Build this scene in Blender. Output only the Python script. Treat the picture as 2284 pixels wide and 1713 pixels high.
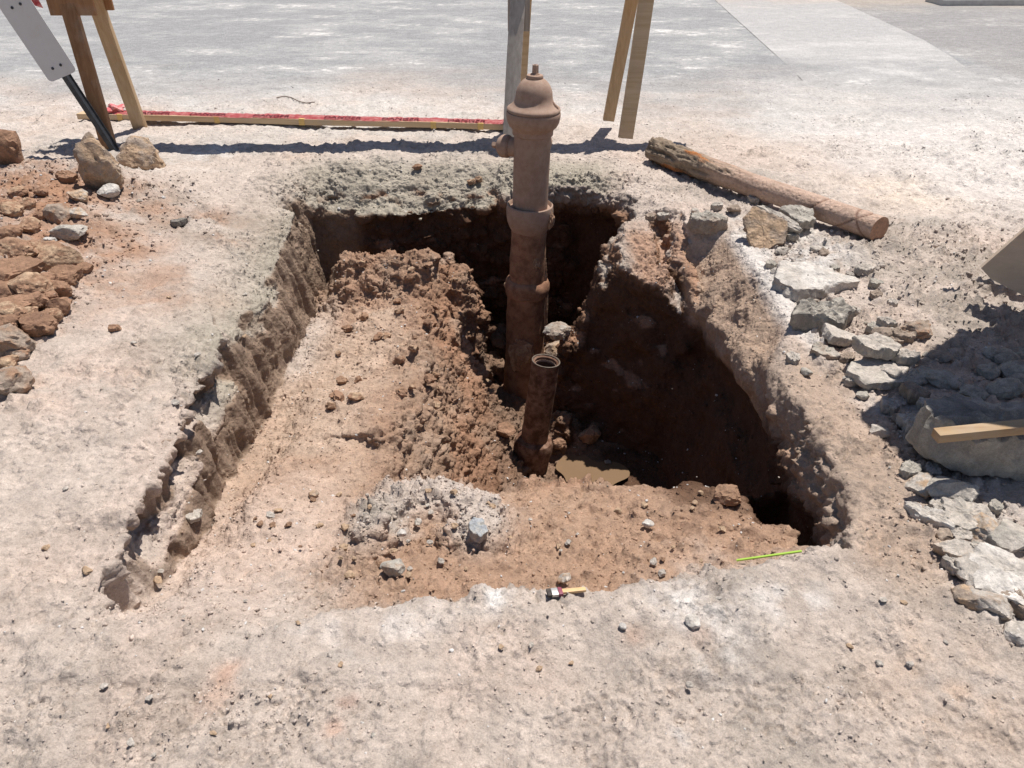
import bpy, bmesh, math, random
import numpy as np
from mathutils import Vector, Matrix, Euler

for o in list(bpy.data.objects):
    bpy.data.objects.remove(o, do_unlink=True)
scene = bpy.context.scene
COL = scene.collection
R = math.radians

# ------------------------------------------------------------------ camera, sky, sun, exposure
CAM_H, PITCH, FOC = 1.37, 33.2, 1690.0          # metres, degrees down, focal length in photo pixels
cam_d = bpy.data.cameras.new('camera'); cam = bpy.data.objects.new('camera', cam_d); COL.objects.link(cam)
cam.location = (0, 0, CAM_H); cam.rotation_euler = (R(90 - PITCH), 0, 0)
cam_d.sensor_width = 36; cam_d.lens = 36 * FOC / 2284; cam_d.clip_start = .02; cam_d.clip_end = 500
scene.camera = cam

SUNX, SUNY = .23, .245                            # horizontal offset of the sun per metre of height
sun_el = math.atan2(1, math.hypot(SUNX, SUNY)); sun_az = math.atan2(SUNX, SUNY)
world = bpy.data.worlds.new('World'); scene.world = world; world.use_nodes = True
wn = world.node_tree.nodes; wl = world.node_tree.links
sky = wn.new('ShaderNodeTexSky'); sky.sky_type = 'NISHITA'; sky.sun_disc = False
sky.sun_elevation = sun_el; sky.sun_rotation = sun_az; sky.altitude = 300; sky.dust_density = .6
wl.new(sky.outputs[0], wn['Background'].inputs[0]); wn['Background'].inputs[1].default_value = .065
sd = bpy.data.lights.new('sun', 'SUN'); sd.energy = 4.6; sd.angle = R(.53); sd.color = (1, .955, .88)
sun = bpy.data.objects.new('sun', sd); COL.objects.link(sun); sun.location = (4, 4, 8)
sun.rotation_euler = Vector((-SUNX, -SUNY, -1)).to_track_quat('-Z', 'Y').to_euler()
scene.view_settings.view_transform = 'Standard'; scene.view_settings.look = 'None'
scene.view_settings.exposure = 0.36; scene.view_settings.gamma = 1

cp, sp = math.cos(R(PITCH)), math.sin(R(PITCH))
def P(px, py, z=0.0):
    """photo pixel (2284 x 1713) -> world point at height z"""
    u, v = (px - 1142) / FOC, (py - 856.5) / FOC
    dx, dy, dz = u, cp - v * sp, -sp - v * cp
    t = (z - CAM_H) / dz
    return Vector((dx * t, dy * t, z))

# ------------------------------------------------------------------ noise in numpy
_rs = np.random.RandomState(7)
TAB = _rs.rand(65536).astype(np.float32)
def _h(ix, iy, iz, s):
    return TAB[((ix * 73856093) ^ (iy * 19349663) ^ (iz * 83492791) ^ (s * 2654435)) & 65535]
def vnoise(p, s=0):
    f = np.floor(p); i = f.astype(np.int64); t = (p - f).astype(np.float32); t = t * t * t * (t * (t * 6 - 15) + 10)
    x, y, z = i[:, 0], i[:, 1], i[:, 2]; a, b, c = t[:, 0], t[:, 1], t[:, 2]
    def L(dy, dz):
        q = _h(x, y + dy, z + dz, s); return q + a * (_h(x + 1, y + dy, z + dz, s) - q)
    p00, p10, p01, p11 = L(0, 0), L(1, 0), L(0, 1), L(1, 1)
    m0 = p00 + b * (p10 - p00); m1 = p01 + b * (p11 - p01)
    return (m0 + c * (m1 - m0)) * 2 - 1
def fbm(p, o=4, s=0, g=.5):
    r = 0; a = 1; n = 0
    for k in range(o):
        r = r + a * vnoise(p * (2.03 ** k) + k * 17.3, s + k * 31); n += a; a *= g
    return r / n
def worley(p, s=0):
    """F1, F2, random of nearest cell"""
    f = np.floor(p).astype(np.int64); n = len(p)
    f1 = np.full(n, 9, np.float32); f2 = f1.copy(); rid = np.zeros(n, np.float32)
    for dx in (-1, 0, 1):
        for dy in (-1, 0, 1):
            for dz in (-1, 0, 1):
                cx, cy, cz = f[:, 0] + dx, f[:, 1] + dy, f[:, 2] + dz
                ex = cx + _h(cx, cy, cz, s + 1) - p[:, 0]; ey = cy + _h(cx, cy, cz, s + 2) - p[:, 1]; ez = cz + _h(cx, cy, cz, s + 3) - p[:, 2]
                d = np.sqrt(ex * ex + ey * ey + ez * ez).astype(np.float32)
                near = d < f1
                f2 = np.where(near, f1, np.minimum(f2, d)); rid = np.where(near, _h(cx, cy, cz, s + 4), rid); f1 = np.where(near, d, f1)
    return f1, f2, rid
def ss(a, b, x):
    t = np.clip((x - a) / (b - a), 0, 1); return t * t * (3 - 2 * t)
def gauss(x, y, cx, cy, rx, ry=None):
    ry = ry or rx; return np.exp(-((x - cx) / rx) ** 2 - ((y - cy) / ry) ** 2)
def smax(a, b, k=.05):
    h = np.clip(.5 + .5 * (a - b) / k, 0, 1); return b + (a - b) * h + k * h * (1 - h)
def smin(a, b, k=.05): return -smax(-a, -b, k)
def p3(x, y, z=None): return np.stack([x, y, np.zeros_like(x) if z is None else z], 1)

# ------------------------------------------------------------------ mesh helpers
def np_mesh(name, V, F, smooth=True, col=None):
    me = bpy.data.meshes.new(name); V = np.asarray(V, np.float32); F = np.asarray(F, np.int32); k = F.shape[1]
    me.vertices.add(len(V)); me.vertices.foreach_set('co', V.ravel())
    me.loops.add(F.size); me.loops.foreach_set('vertex_index', F.ravel())
    me.polygons.add(len(F)); me.polygons.foreach_set('loop_start', np.arange(0, F.size, k, dtype=np.int32))
    me.polygons.foreach_set('loop_total', np.full(len(F), k, np.int32))
    me.update(calc_edges=True); me.validate()
    if smooth: me.polygons.foreach_set('use_smooth', np.ones(len(me.polygons), bool))
    if col is not None: set_col(me, col)
    return me
def set_col(me, col):
    col = np.asarray(col, np.float32)
    if col.ndim == 1: col = np.tile(col, (len(me.vertices), 1))
    a = me.color_attributes.new('Col', 'FLOAT_COLOR', 'POINT')
    a.data.foreach_set('color', np.concatenate([col, np.ones((len(col), 1), np.float32)], 1).ravel())
def link(name, me, parent=None, mat=None):
    o = bpy.data.objects.new(name, me); COL.objects.link(o)
    if mat and me is not None: me.materials.append(mat)
    if parent: o.parent = parent
    return o
def tag(o, label=None, cat=None, group=None, kind=None):
    if label: o['label'] = label
    if cat: o['category'] = cat
    if group: o['group'] = group
    if kind: o['kind'] = kind
    return o
def empty(name, loc=(0, 0, 0), rot=(0, 0, 0)):
    o = bpy.data.objects.new(name, None); COL.objects.link(o); o.location = loc; o.rotation_euler = rot; o.empty_display_size = .1
    return o
def bm_obj(name, bm, mat, parent=None, smooth=None):
    bmesh.ops.recalc_face_normals(bm, faces=bm.faces)
    me = bpy.data.meshes.new(name); bm.to_mesh(me); bm.free()
    if smooth is not None:
        me.polygons.foreach_set('use_smooth', np.ones(len(me.polygons), bool)); me.set_sharp_from_angle(angle=R(smooth))
    return link(name, me, parent, mat)
def beam(a, b, w, t, up=(0, 0, 1), bev=.003, cuts=6, wob=.0015, seed=0):
    """squared timber from a to b: w across, t thick (along up)"""
    a, b = Vector(a), Vector(b); d = (b - a); L = d.length; d.normalize()
    s = d.cross(Vector(up)).normalized(); u = s.cross(d).normalized()
    bm = bmesh.new(); bmesh.ops.create_cube(bm, size=1)
    bmesh.ops.scale(bm, vec=(L, w, t), verts=bm.verts)
    es = [e for e in bm.edges if abs((e.verts[0].co - e.verts[1].co).x) > L * .5]
    bmesh.ops.subdivide_edges(bm, edges=es, cuts=cuts)
    bmesh.ops.bevel(bm, geom=[e for e in bm.edges if len(e.link_faces) == 2 and e.calc_face_angle(0) > 1], offset=bev, segments=2, affect='EDGES', profile=.6)
    rnd = random.Random(seed); ph = [rnd.uniform(0, 6) for _ in range(4)]
    for v in bm.verts:
        v.co.y += wob * math.sin(v.co.x * 5 + ph[0]); v.co.z += wob * math.sin(v.co.x * 4 + ph[1])
    M = Matrix((d, s, u)).transposed().to_4x4(); M.translation = (a + b) / 2
    bmesh.ops.transform(bm, matrix=M, verts=bm.verts)
    return bm
def lathe(prof, n=40, bm=None, M=None, closed=False):
    bm = bm or bmesh.new(); rings = []
    for r, z in prof:
        rings.append([bm.verts.new((M @ Vector((r * math.cos(a), r * math.sin(a), z))) if M else (r * math.cos(a), r * math.sin(a), z)) for a in [2 * math.pi * k / n for k in range(n)]])
    for A, B in zip(rings, rings[1:]):
        for k in range(n): bm.faces.new((A[k], A[(k + 1) % n], B[(k + 1) % n], B[k]))
    if closed:
        for A, B in [(rings[-1], rings[0])]:
            for k in range(n): bm.faces.new((A[k], A[(k + 1) % n], B[(k + 1) % n], B[k]))
    else:
        bm.faces.new(rings[0]); bm.faces.new(rings[-1])
    return bm

# ------------------------------------------------------------------ materials
def nodes(name):
    m = bpy.data.materials.new(name); m.use_nodes = True; t = m.node_tree
    return m, t.nodes, t.links, t.nodes['Principled BSDF']
def noise_node(N, L, vec, scale, detail=6, rough=.6):
    n = N.new('ShaderNodeTexNoise'); n.inputs['Scale'].default_value = scale; n.inputs['Detail'].default_value = detail; n.inputs['Roughness'].default_value = rough
    L.new(vec, n.inputs['Vector']); return n
def maprange(N, L, src, a, b, c, d):
    n = N.new('ShaderNodeMapRange'); n.inputs[1].default_value = a; n.inputs[2].default_value = b; n.inputs[3].default_value = c; n.inputs[4].default_value = d
    L.new(src, n.inputs[0]); return n.outputs[0]
def math_node(N, L, op, a, b):
    n = N.new('ShaderNodeMath'); n.operation = op
    for i, q in enumerate((a, b)):
        if isinstance(q, (int, float)): n.inputs[i].default_value = q
        else: L.new(q, n.inputs[i])
    return n.outputs[0]
def mix_col(N, L, mode, fac, a, b):
    n = N.new('ShaderNodeMix'); n.data_type = 'RGBA'; n.blend_type = mode
    if isinstance(fac, (int, float)): n.inputs[0].default_value = fac
    else: L.new(fac, n.inputs[0])
    for i, q in ((6, a), (7, b)):
        if isinstance(q, tuple): n.inputs[i].default_value = (*q[:3], 1)
        else: L.new(q, n.inputs[i])
    return n.outputs[2]
def bump(N, L, bsdf, h, strength, dist, prev=None):
    n = N.new('ShaderNodeBump'); n.inputs['Strength'].default_value = strength; n.inputs['Distance'].default_value = dist
    L.new(h, n.inputs['Height'])
    if prev: L.new(prev, n.inputs['Normal'])
    L.new(n.outputs[0], bsdf.inputs['Normal']); return n.outputs[0]

def earth_material(name, grain=1.0, rough=.96):
    """colour from the surface's own soil attribute, grain and speckle on top"""
    m, N, L, B = nodes(name)
    at = N.new('ShaderNodeAttribute'); at.attribute_name = 'Col'
    tc = N.new('ShaderNodeTexCoord'); v = tc.outputs['Object']
    n1 = noise_node(N, L, v, 38, 8, .68); n2 = noise_node(N, L, v, 260, 4, .7); n3 = noise_node(N, L, v, 9, 5, .6)
    a = maprange(N, L, n1.outputs[0], .3, .7, .80, 1.2); b = maprange(N, L, n2.outputs[0], .3, .7, .78, 1.22); c = maprange(N, L, n3.outputs[0], .3, .7, .88, 1.12)
    k = math_node(N, L, 'MULTIPLY', math_node(N, L, 'MULTIPLY', a, b), c)
    cc = N.new('ShaderNodeCombineColor'); [L.new(k, cc.inputs[i]) for i in range(3)]
    base = mix_col(N, L, 'MULTIPLY', 1.0, at.outputs['Color'], cc.outputs[0])
    vo = N.new('ShaderNodeTexVoronoi'); vo.inputs['Scale'].default_value = 70; vo.inputs['Randomness'].default_value = 1; L.new(v, vo.inputs['Vector'])
    wh = math_node(N, L, 'MULTIPLY', maprange(N, L, vo.outputs['Distance'], .0, .22, 1, 0), maprange(N, L, vo.outputs['Color'], .78, .86, 0, .55))
    base = mix_col(N, L, 'MIX', wh, base, (.60, .56, .51))
    L.new(base, B.inputs['Base Color']); B.inputs['Roughness'].default_value = rough; B.inputs['Specular IOR Level'].default_value = .15
    v2 = N.new('ShaderNodeTexVoronoi'); v2.feature = 'F1'; v2.inputs['Scale'].default_value = 48; L.new(v, v2.inputs['Vector'])
    n4 = noise_node(N, L, v, 22, 10, .72)
    b0 = bump(N, L, B, n4.outputs[0], .7 * grain, .013)
    b0 = bump(N, L, B, math_node(N, L, 'MULTIPLY', maprange(N, L, v2.outputs['Distance'], 0, .55, 1, 0), maprange(N, L, n3.outputs[0], .42, .6, .1, 1)), .8 * grain, .008, b0)
    b1 = bump(N, L, B, n1.outputs[0], .7 * grain, .008, b0)
    b2 = bump(N, L, B, n2.outputs[0], .8 * grain, .002, b1)
    vh = maprange(N, L, vo.outputs['Distance'], 0, .5, 1, 0)
    bump(N, L, B, vh, .55 * grain, .003, b2)
    return m
M_EARTH = earth_material('earth'); M_STONE = earth_material('stone', .8, .93)

def wood_material(name, c1, c2, scale=1.0, axis='X', knots=True):
    m, N, L, B = nodes(name)
    tc = N.new('ShaderNodeTexCoord'); mp = N.new('ShaderNodeMapping'); L.new(tc.outputs['Object'], mp.inputs[0])
    s = {'X': (2, 45, 45), 'Y': (45, 2, 45), 'Z': (45, 45, 2.0)}[axis]
    mp.inputs['Scale'].default_value = tuple(q * scale for q in s)
    n = noise_node(N, L, mp.outputs[0], 1.0, 6, .65); n.inputs['Distortion'].default_value = .6
    n2 = noise_node(N, L, tc.outputs['Object'], 7, 4, .6)
    f = maprange(N, L, n.outputs[0], .35, .68, 0, 1)
    base = mix_col(N, L, 'MIX', f, c1, c2)
    dust = maprange(N, L, n2.outputs[0], .5, .75, 0, .45)
    base = mix_col(N, L, 'MIX', dust, base, (.42, .36, .30))
    L.new(base, B.inputs['Base Color']); B.inputs['Roughness'].default_value = .8; B.inputs['Specular IOR Level'].default_value = .25
    bump(N, L, B, n.outputs[0], .5, .002)
    return m
M_WOOD = wood_material('pine_board', (.55, .40, .25), (.42, .28, .155), 1, 'Z')
M_WOODDARK = wood_material('stained_board', (.36, .195, .10), (.25, .13, .065), 1, 'Z')
M_WOODGREY = wood_material('weathered_board', (.48, .43, .38), (.33, .285, .25), 1, 'Z')
M_WOODX = wood_material('pine_plank', (.60, .45, .29), (.48, .33, .19), 1, 'X')
M_WOODPALE = wood_material('cut_timber', (.42, .29, .165), (.29, .18, .095), 1, 'X')
M_PLY = wood_material('plywood', (.66, .53, .41), (.54, .42, .32), .6, 'X')

def plain(name, c, rough=.6, var=.25, scale=25, metal=0, bmp=.3, dist=.002, dust=None, dustamt=.5):
    m, N, L, B = nodes(name)
    tc = N.new('ShaderNodeTexCoord'); v = tc.outputs['Object']
    n = noise_node(N, L, v, scale, 7, .65); n2 = noise_node(N, L, v, scale * 7, 4, .6)
    k = maprange(N, L, n.outputs[0], .3, .7, 1 - var, 1 + var)
    cc = N.new('ShaderNodeCombineColor'); [L.new(k, cc.inputs[i]) for i in range(3)]
    base = mix_col(N, L, 'MULTIPLY', 1.0, tuple(c), cc.outputs[0])
    if dust: base = mix_col(N, L, 'MIX', maprange(N, L, n.outputs[0], .42, .62, 0, dustamt), base, dust)
    L.new(base, B.inputs['Base Color']); B.inputs['Roughness'].default_value = rough; B.inputs['Metallic'].default_value = metal; B.inputs['Specular IOR Level'].default_value = .3
    b1 = bump(N, L, B, n.outputs[0], bmp, dist); bump(N, L, B, n2.outputs[0], bmp, dist * .4, b1)
    return m
M_IRON = plain('dusty_cast_iron', (.335, .22, .165), .85, .09, 30, 0, .3, .002, (.39, .28, .22), .6)
M_IRONLOW = plain('muddy_cast_iron', (.25, .125, .075), .85, .35, 22, 0, .7, .005, (.34, .2, .125), .6)
M_RUST = plain('rusty_pipe', (.12, .055, .032), .8, .4, 26, 0, .7, .004, (.30, .2, .15), .55)
M_RUBBER = plain('black_ring', (.03, .028, .026), .45, .3, 40)
M_SIGN = plain('white_panel', (.58, .58, .59), .6, .08, 12, 0, .1, .001, (.42, .39, .36), .35)
M_RING = plain('worn_ring', (.15, .115, .09), .6, .4, 60)
M_STEEL = plain('dark_steel', (.055, .058, .065), .5, .3, 40, .5, .2, .001)
M_TAPE = plain('red_tape', (.62, .13, .14), .5, .12, 30, 0, .35, .003, (.68, .40, .37), .7)
M_TAPEINK = plain('tape_ink', (.16, .012, .02), .5, .15, 30)
M_YELLOW = plain('yellow_tape', (.62, .42, .15), .5, .15, 40)
M_GREEN = plain('green_plastic', (.38, .58, .09), .4, .08, 40, 0, .1, .0005)
M_BRUSHWOOD = plain('brush_handle', (.62, .40, .2), .55, .15, 30)
M_BRUSHRED = plain('brush_band', (.22, .05, .08), .5, .2, 30)
M_TIN = plain('tin', (.5, .48, .46), .4, .15, 60, .6)
M_BRISTLE = plain('bristle', (.06, .05, .045), .8, .4, 120)
M_CONCRETE = plain('pale_concrete', (.50, .47, .44), .9, .15, 14, 0, .4, .003)

# ------------------------------------------------------------------ shape of the ground
EX = np.array([(-1.18, 4.10), (-.95, 4.12), (-.72, 4.07), (-.35, 4.16), (.10, 4.20), (.42, 4.19), (.60, 4.05), (.66, 3.88), (.60, 3.68),
               (.40, 3.52), (.27, 3.44), (.25, 3.38), (.44, 3.33), (.62, 3.21), (.80, 3.08), (.86, 2.86), (.885, 2.4), (.895, 2.1), (.90, 1.8), (.90, 1.5), (.84, 1.35),
               (.5, 1.27), (.2, 1.215), (-.2, 1.19), (-.34, 1.17), (-.6, 1.10), (-.97, 1.10), (-1.0, 1.7), (-1.03, 2.1), (-1.08, 3.0), (-1.14, 3.6)])
def poly_sdf(x, y, P_):
    d = np.full(x.shape, 1e9); ins = np.zeros(x.shape, bool); n = len(P_)
    for i in range(n):
        ax, ay = P_[i]; bx, by = P_[(i + 1) % n]; ex, ey = bx - ax, by - ay
        t = np.clip(((x - ax) * ex + (y - ay) * ey) / (ex * ex + ey * ey), 0, 1)
        d = np.minimum(d, (x - ax - t * ex) ** 2 + (y - ay - t * ey) ** 2)
        c = (ay > y) != (by > y)
        if ey != 0: ins ^= c & (x < ex * (y - ay) / ey + ax)
    d = np.sqrt(d); return np.where(ins, -d, d)
def lump_mask(x, y):
    """horseshoe of grey rubble on the front floor"""
    cx, cy = -.24, 1.66; r = np.hypot((x - cx) / 1.05, y - cy); a = np.degrees(np.arctan2(y - cy, x - cx))
    arc = ss(-75, -40, np.where(a < -120, a + 360, a)) * (1 - ss(215, 245, np.where(a < -120, a + 360, a)))
    return np.exp(-((r - .15) / .078) ** 2) * arc
def top_h(x, y):
    """surface before digging: spill heap left, rubble bank right, chamfered ledge, spur"""
    T = .16 * ss(-1.55, -2.5, x) * ss(2.1, 2.7, y) * (1 - ss(3.9, 4.5, y))
    T = T + .045 * ss(1.15, 1.5, x) * ss(1.0, 1.4, y) * (1 - ss(3.3, 3.7, y))
    led = np.clip((x - 1.05 + .09 * ss(2.6, 2.2, y)) * 1.15, -.27, 0) * (x > .5) * ss(2.0, 2.4, y) * (1 - ss(3.36, 3.5, y))
    T = T + led
    spur = ss(3.02, 3.2, y) * (1 - ss(3.66, 3.74, y)) * (x < .86) * (x > .12)
    zs = np.minimum(-.03 - .40 * np.clip(3.55 - y, 0, 1), -.03 - (.56 - x) * 1.75)
    zs = np.where(x > .70, zs - .12 * np.exp(-((x - .75) / .045) ** 2), zs)
    T = np.where(spur > 0, T * (1 - spur) + zs * spur, T)
    T = T - .13 * ss(-.80, -1.06, x) * 0 
    # the left bank rounds down towards the cut
    T = T - (.03 + .13 * ss(2.3, 3.1, y)) * np.exp(-np.clip(-(x + 1.04 + .03 * (y - 2)), 0, 9) / (.09 + .08 * ss(2.3, 3.1, y))) * ss(1.25, 2.0, y) * (1 - ss(4.0, 4.2, y)) * (x < -.9)
    T = T - (.20 * ss(4.56, 4.14, y) * ss(-1.32, -1.08, x) * ss(.12, -.12, x) + .06 * ss(4.30, 4.16, y) * ss(-.12, .12, x) * ss(.75, .5, x)) * (y > 3.95)
    return T
def floor_h(x, y):
    ramp = np.interp(y, [1.0, 1.12, 1.38, 1.74, 2.87, 4.0], [0, -.012, -.125, -.225, -.43, -.56])
    front = np.interp(y, [1.17, 1.25, 1.95, 2.4], [-.085, -.105, -.33, -.40]) + .05 * ss(.25, .5, x)
    ramp = ramp - .085 * ss(-.76, -.93, x) * ss(1.12, 1.32, y) * ss(2.9, 2.3, y)
    w = ss(-.62, -.25, x); base = ramp * (1 - w) + front * w
    base = np.where(y > 2.2, np.minimum(ramp + .05 * ss(-.8, -.4, x), 0), base * (1 - ss(1.9, 2.2, y)) + ramp * ss(1.9, 2.2, y))
    heap = .25 * np.exp(-((y - 3.74) / .17) ** 2) * ss(-1.08, -.86, x)
    heap = heap + .08 * gauss(x, y, -.66, 3.3, .22, .3)
    base = base + heap
    base = base + .085 * lump_mask(x, y) - .03 * gauss(x, y, -.27, 1.63, .08)
    xr = -.40 + .05 * np.sin(y * 3.1) + .05 * ss(3.3, 3.8, y)
    s_left = -.42 + .10 * ss(3.3, 3.7, y) - (x - xr) * (1.5 + .35 * ss(3.1, 2.5, y))
    s_front = -.36 - (y - 1.96 - .05 * np.sin(x * 9)) * 3.2
    pf = -1.10 + .10 * gauss(x, y, .02, 2.72, .18) - .06 * gauss(x, y, .37, 2.93, .16) + .16 * gauss(x, y, .30, 3.25, .12, .16) - .10 * gauss(x, y, .07, 2.97, .11)
    pf = pf + .22 * gauss(x, y, .27, 3.95, .14) - .1 * gauss(x, y, .0, 3.6, .2)
    pit = smax(smax(s_left, s_front, .06), pf, .08)
    hole = np.hypot((x + .045) / 1.08, (y - 3.66) / 1.15) + .03 * np.sin(x * 21) * np.sin(y * 17)
    pit = np.minimum(pit, -1.16 + 1.2 * ss(.20, .27, hole))
    s_slot = -.30 - (x - np.interp(y, [1.3, 1.38, 1.52, 1.76, 1.95, 2.2], [.86, .83, .785, .72, .60, .4])) * 4.5
    slot = np.maximum(s_slot, -.95 + .5 * ss(1.7, 1.4, y))
    base = np.where(y < 2.0, np.minimum(base, np.where(x > .4, slot, 9)), base)
    trench = -.50 - (y - 3.84 - .04 * np.sin(x * 14)) * 5.0
    base = np.minimum(base, np.maximum(trench, -.98))
    return smin(base, pit, .03)
def carve(x, y):
    d = poly_sdf(x, y, EX)
    w = np.where(x < -.7, .06 + .05 * ss(2.2, 3.2, y), .045)
    s = ss(0, 1, np.clip((-d + .01) / w, 0, 1))
    T = top_h(x, y)
    F = np.minimum(floor_h(x, y), T)
    return T * (1 - s) + F * s, d

# lookup table of the carved surface
LX0, LX1, LY0, LY1, LH = -3.4, 3.0, .3, 6.0, .008
gx = np.arange(LX0, LX1, LH); gy = np.arange(LY0, LY1, LH)
GX, GY = np.meshgrid(gx, gy, indexing='ij')
HT, DT = carve(GX.ravel(), GY.ravel()); HT = HT.reshape(GX.shape); DT = DT.reshape(GX.shape)
def bil(A, x, y):
    u = np.clip((x - LX0) / LH, 0, A.shape[0] - 1.01); v = np.clip((y - LY0) / LH, 0, A.shape[1] - 1.01)
    i = u.astype(int); j = v.astype(int); u -= i; v -= j
    return (A[i, j] * (1 - u) + A[i + 1, j] * u) * (1 - v) + (A[i, j + 1] * (1 - u) + A[i + 1, j + 1] * u) * v

def surface_nets(f, o, h):
    nx, ny, nz = f.shape; neg = f < 0
    cs = [(a, b, c) for a in (0, 1) for b in (0, 1) for c in (0, 1)]
    cnt = sum(neg[a:nx - 1 + a, b:ny - 1 + b, c:nz - 1 + c].astype(np.int8) for a, b, c in cs)
    act = (cnt > 0) & (cnt < 8); ids = -np.ones(act.shape, np.int64); n = act.sum(); ids[act] = np.arange(n)
    I, J, K = np.nonzero(act); acc = np.zeros((n, 3)); m = np.zeros(n)
    for a, b, c in cs:
        for ax in range(3):
            q = [a, b, c]
            if q[ax]: continue
            q2 = q.copy(); q2[ax] = 1
            fa = f[I + a, J + b, K + c]; fb = f[I + q2[0], J + q2[1], K + q2[2]]
            cr = (fa < 0) != (fb < 0); t = np.where(cr, fa / np.where(cr, fa - fb, 1), 0)
            pos = np.tile(np.array(q, float), (n, 1)); pos[:, ax] += t
            acc += pos * cr[:, None]; m += cr
    V = (np.stack([I, J, K], 1) + acc / m[:, None]) * h + np.array(o)
    Q = []
    for ax in range(3):
        sl = [slice(0, None)] * 3; s2 = [slice(0, None)] * 3; sl[ax] = slice(0, -1); s2[ax] = slice(1, None)
        ch = neg[tuple(sl)] != neg[tuple(s2)]; i, j, k = np.nonzero(ch); g = [i, j, k]
        b_, c_ = (ax + 1) % 3, (ax + 2) % 3
        ok = (g[b_] > 0) & (g[c_] > 0) & (g[b_] < f.shape[b_] - 1) & (g[c_] < f.shape[c_] - 1)
        g = [q[ok] for q in g]; sgn = neg[g[0], g[1], g[2]]
        def cell(db, dc):
            q = [w.copy() for w in g]; q[b_] -= db; q[c_] -= dc; return ids[q[0], q[1], q[2]]
        A = np.stack([cell(1, 1), cell(0, 1), cell(0, 0), cell(1, 0)], 1)
        A[~sgn] = A[~sgn][:, ::-1]; Q.append(A)
    return V, np.concatenate(Q)

IX0, IX1, IY0, IY1, IH = -1.5, 1.3, .94, 4.74, .0135
ax_ = np.arange(IX0, IX1, IH); ay_ = np.arange(IY0, IY1, IH); az_ = np.arange(-1.3, .13, IH)
VX, VY, VZ = np.meshgrid(ax_.astype(np.float32), ay_.astype(np.float32), az_.astype(np.float32), indexing='ij'); shp = VX.shape
x, y, z = VX.ravel(), VY.ravel(), VZ.ravel()
pp = np.stack([x, y, z], 1)
deep = ss(-.02, -.16, z); amp = (.25 + .75 * deep) * (1 - .55 * ss(-.75, -.9, x)) * ss(IX0, IX0 + .2, x) * ss(IX1, IX1 - .2, x) * ss(IY0, IY0 + .15, y) * ss(IY1, IY1 - .15, y)
n1 = vnoise(pp * 6.5, 3); n2 = vnoise(pp * 6.5 + 40, 5); n3 = vnoise(pp * 17, 8); n4 = vnoise(pp * 17 + 9, 12)
wx = amp * (.035 * n1 + .02 * n3); wy = amp * (.035 * n2 + .02 * n4)
under = .13 * ss(-.10, -.30, z) * ss(3.85, 4.0, y) - .0            # back wall undercut below the grey crust
xr_under = .07 * ss(-.18, -.40, z) * ss(1.5, 1.9, y) * (1 - ss(3.3, 3.5, y)) * (x > .3) - .11 * ss(-.45, -1.1, z) * ss(1.9, 2.4, y) * (x > .3) * (1 - ss(3.2, 3.5, y))
notch = .075 * ss(-.025, -.06, z) * (1 - ss(-.12, -.22, z)) * (x < -.7) * (1 - ss(2.9, 3.4, y)) * ss(1.2, 1.5, y) * np.clip(.75 + .8 * n1, 0, 1.3)
f = z - bil(HT, x - xr_under + wx + notch, y - under + wy)
f = np.where(np.abs(f) < .004, .004 * np.sign(f + 1e-9), f)
V0, Q0 = surface_nets(np.clip(f, -.08, .08).reshape(shp), (IX0, IY0, -1.3), IH)
del VX, VY, VZ, x, y, z, pp, n1, n2, n3, n4, wx, wy, f
# subdivide once (smooth) through a subdivision modifier
tmp = link('tmp_ground', np_mesh('tmp', V0, Q0)); md = tmp.modifiers.new('s', 'SUBSURF'); md.levels = 1; md.subdivision_type = 'CATMULL_CLARK'
dg = bpy.context.evaluated_depsgraph_get(); em = tmp.evaluated_get(dg).to_mesh()
nv = len(em.vertices); Vi = np.empty(nv * 3, np.float32); em.vertices.foreach_get('co', Vi); Vi = Vi.reshape(-1, 3)
Qi = np.empty(len(em.loops), np.int32); em.loops.foreach_get('vertex_index', Qi); Qi = Qi.reshape(-1, 4)
tmp.evaluated_get(dg).to_mesh_clear(); tm = tmp.data; bpy.data.objects.remove(tmp); bpy.data.meshes.remove(tm)

def grid(x0, x1, y0, y1, nx, ny, gy=1.0, hole=None, dz=0.0):
    xs = np.linspace(x0, x1, nx); t = np.linspace(0, 1, ny); ys = y0 + (y1 - y0) * t ** gy
    X, Y = np.meshgrid(xs, ys, indexing='ij'); Xr, Yr = X.ravel(), Y.ravel()
    V = np.stack([Xr, Yr, top_h(Xr, Yr) + dz], 1)
    id_ = np.arange(nx * ny).reshape(nx, ny)
    F = np.stack([id_[:-1, :-1], id_[1:, :-1], id_[1:, 1:], id_[:-1, 1:]], -1).reshape(-1, 4)
    if hole:
        c = V[F].mean(1); F = F[~((c[:, 0] > hole[0]) & (c[:, 0] < hole[1]) & (c[:, 1] > hole[2]) & (c[:, 1] < hole[3]))]
    return V, F
parts = [(Vi, Qi),
         grid(-1.9, 1.9, .42, IY0 + .042, 860, 146, dz=0),
         grid(-3.4, IX0 + .042, IY0 + .0, 4.8, 190, 330, dz=-.001), grid(IX1 - .042, 3.2, IY0 + .0, 4.8, 190, 330, dz=-.001),
         grid(IX0, IX1, IY1 - .042, 4.8, 240, 12, dz=0),
         grid(-5.5, 6.0, 4.79, 8.0, 620, 210, 1.2, dz=-.003),
         grid(-9, 10, 7.97, 14.5, 520, 190, 1.15, dz=-.005), grid(-70, 70, 7.9, 120, 90, 90, 2.4, dz=-.025),
         grid(-14, 14, -5, 8.0, 240, 120, dz=-.035, hole=(IX0 + .06, IX1 - .06, IY0 + .06, IY1 - .06))]
Vs, Fs, off = [], [], 0
for v, q in parts: Vs.append(v); Fs.append(q + off); off += len(v)
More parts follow.
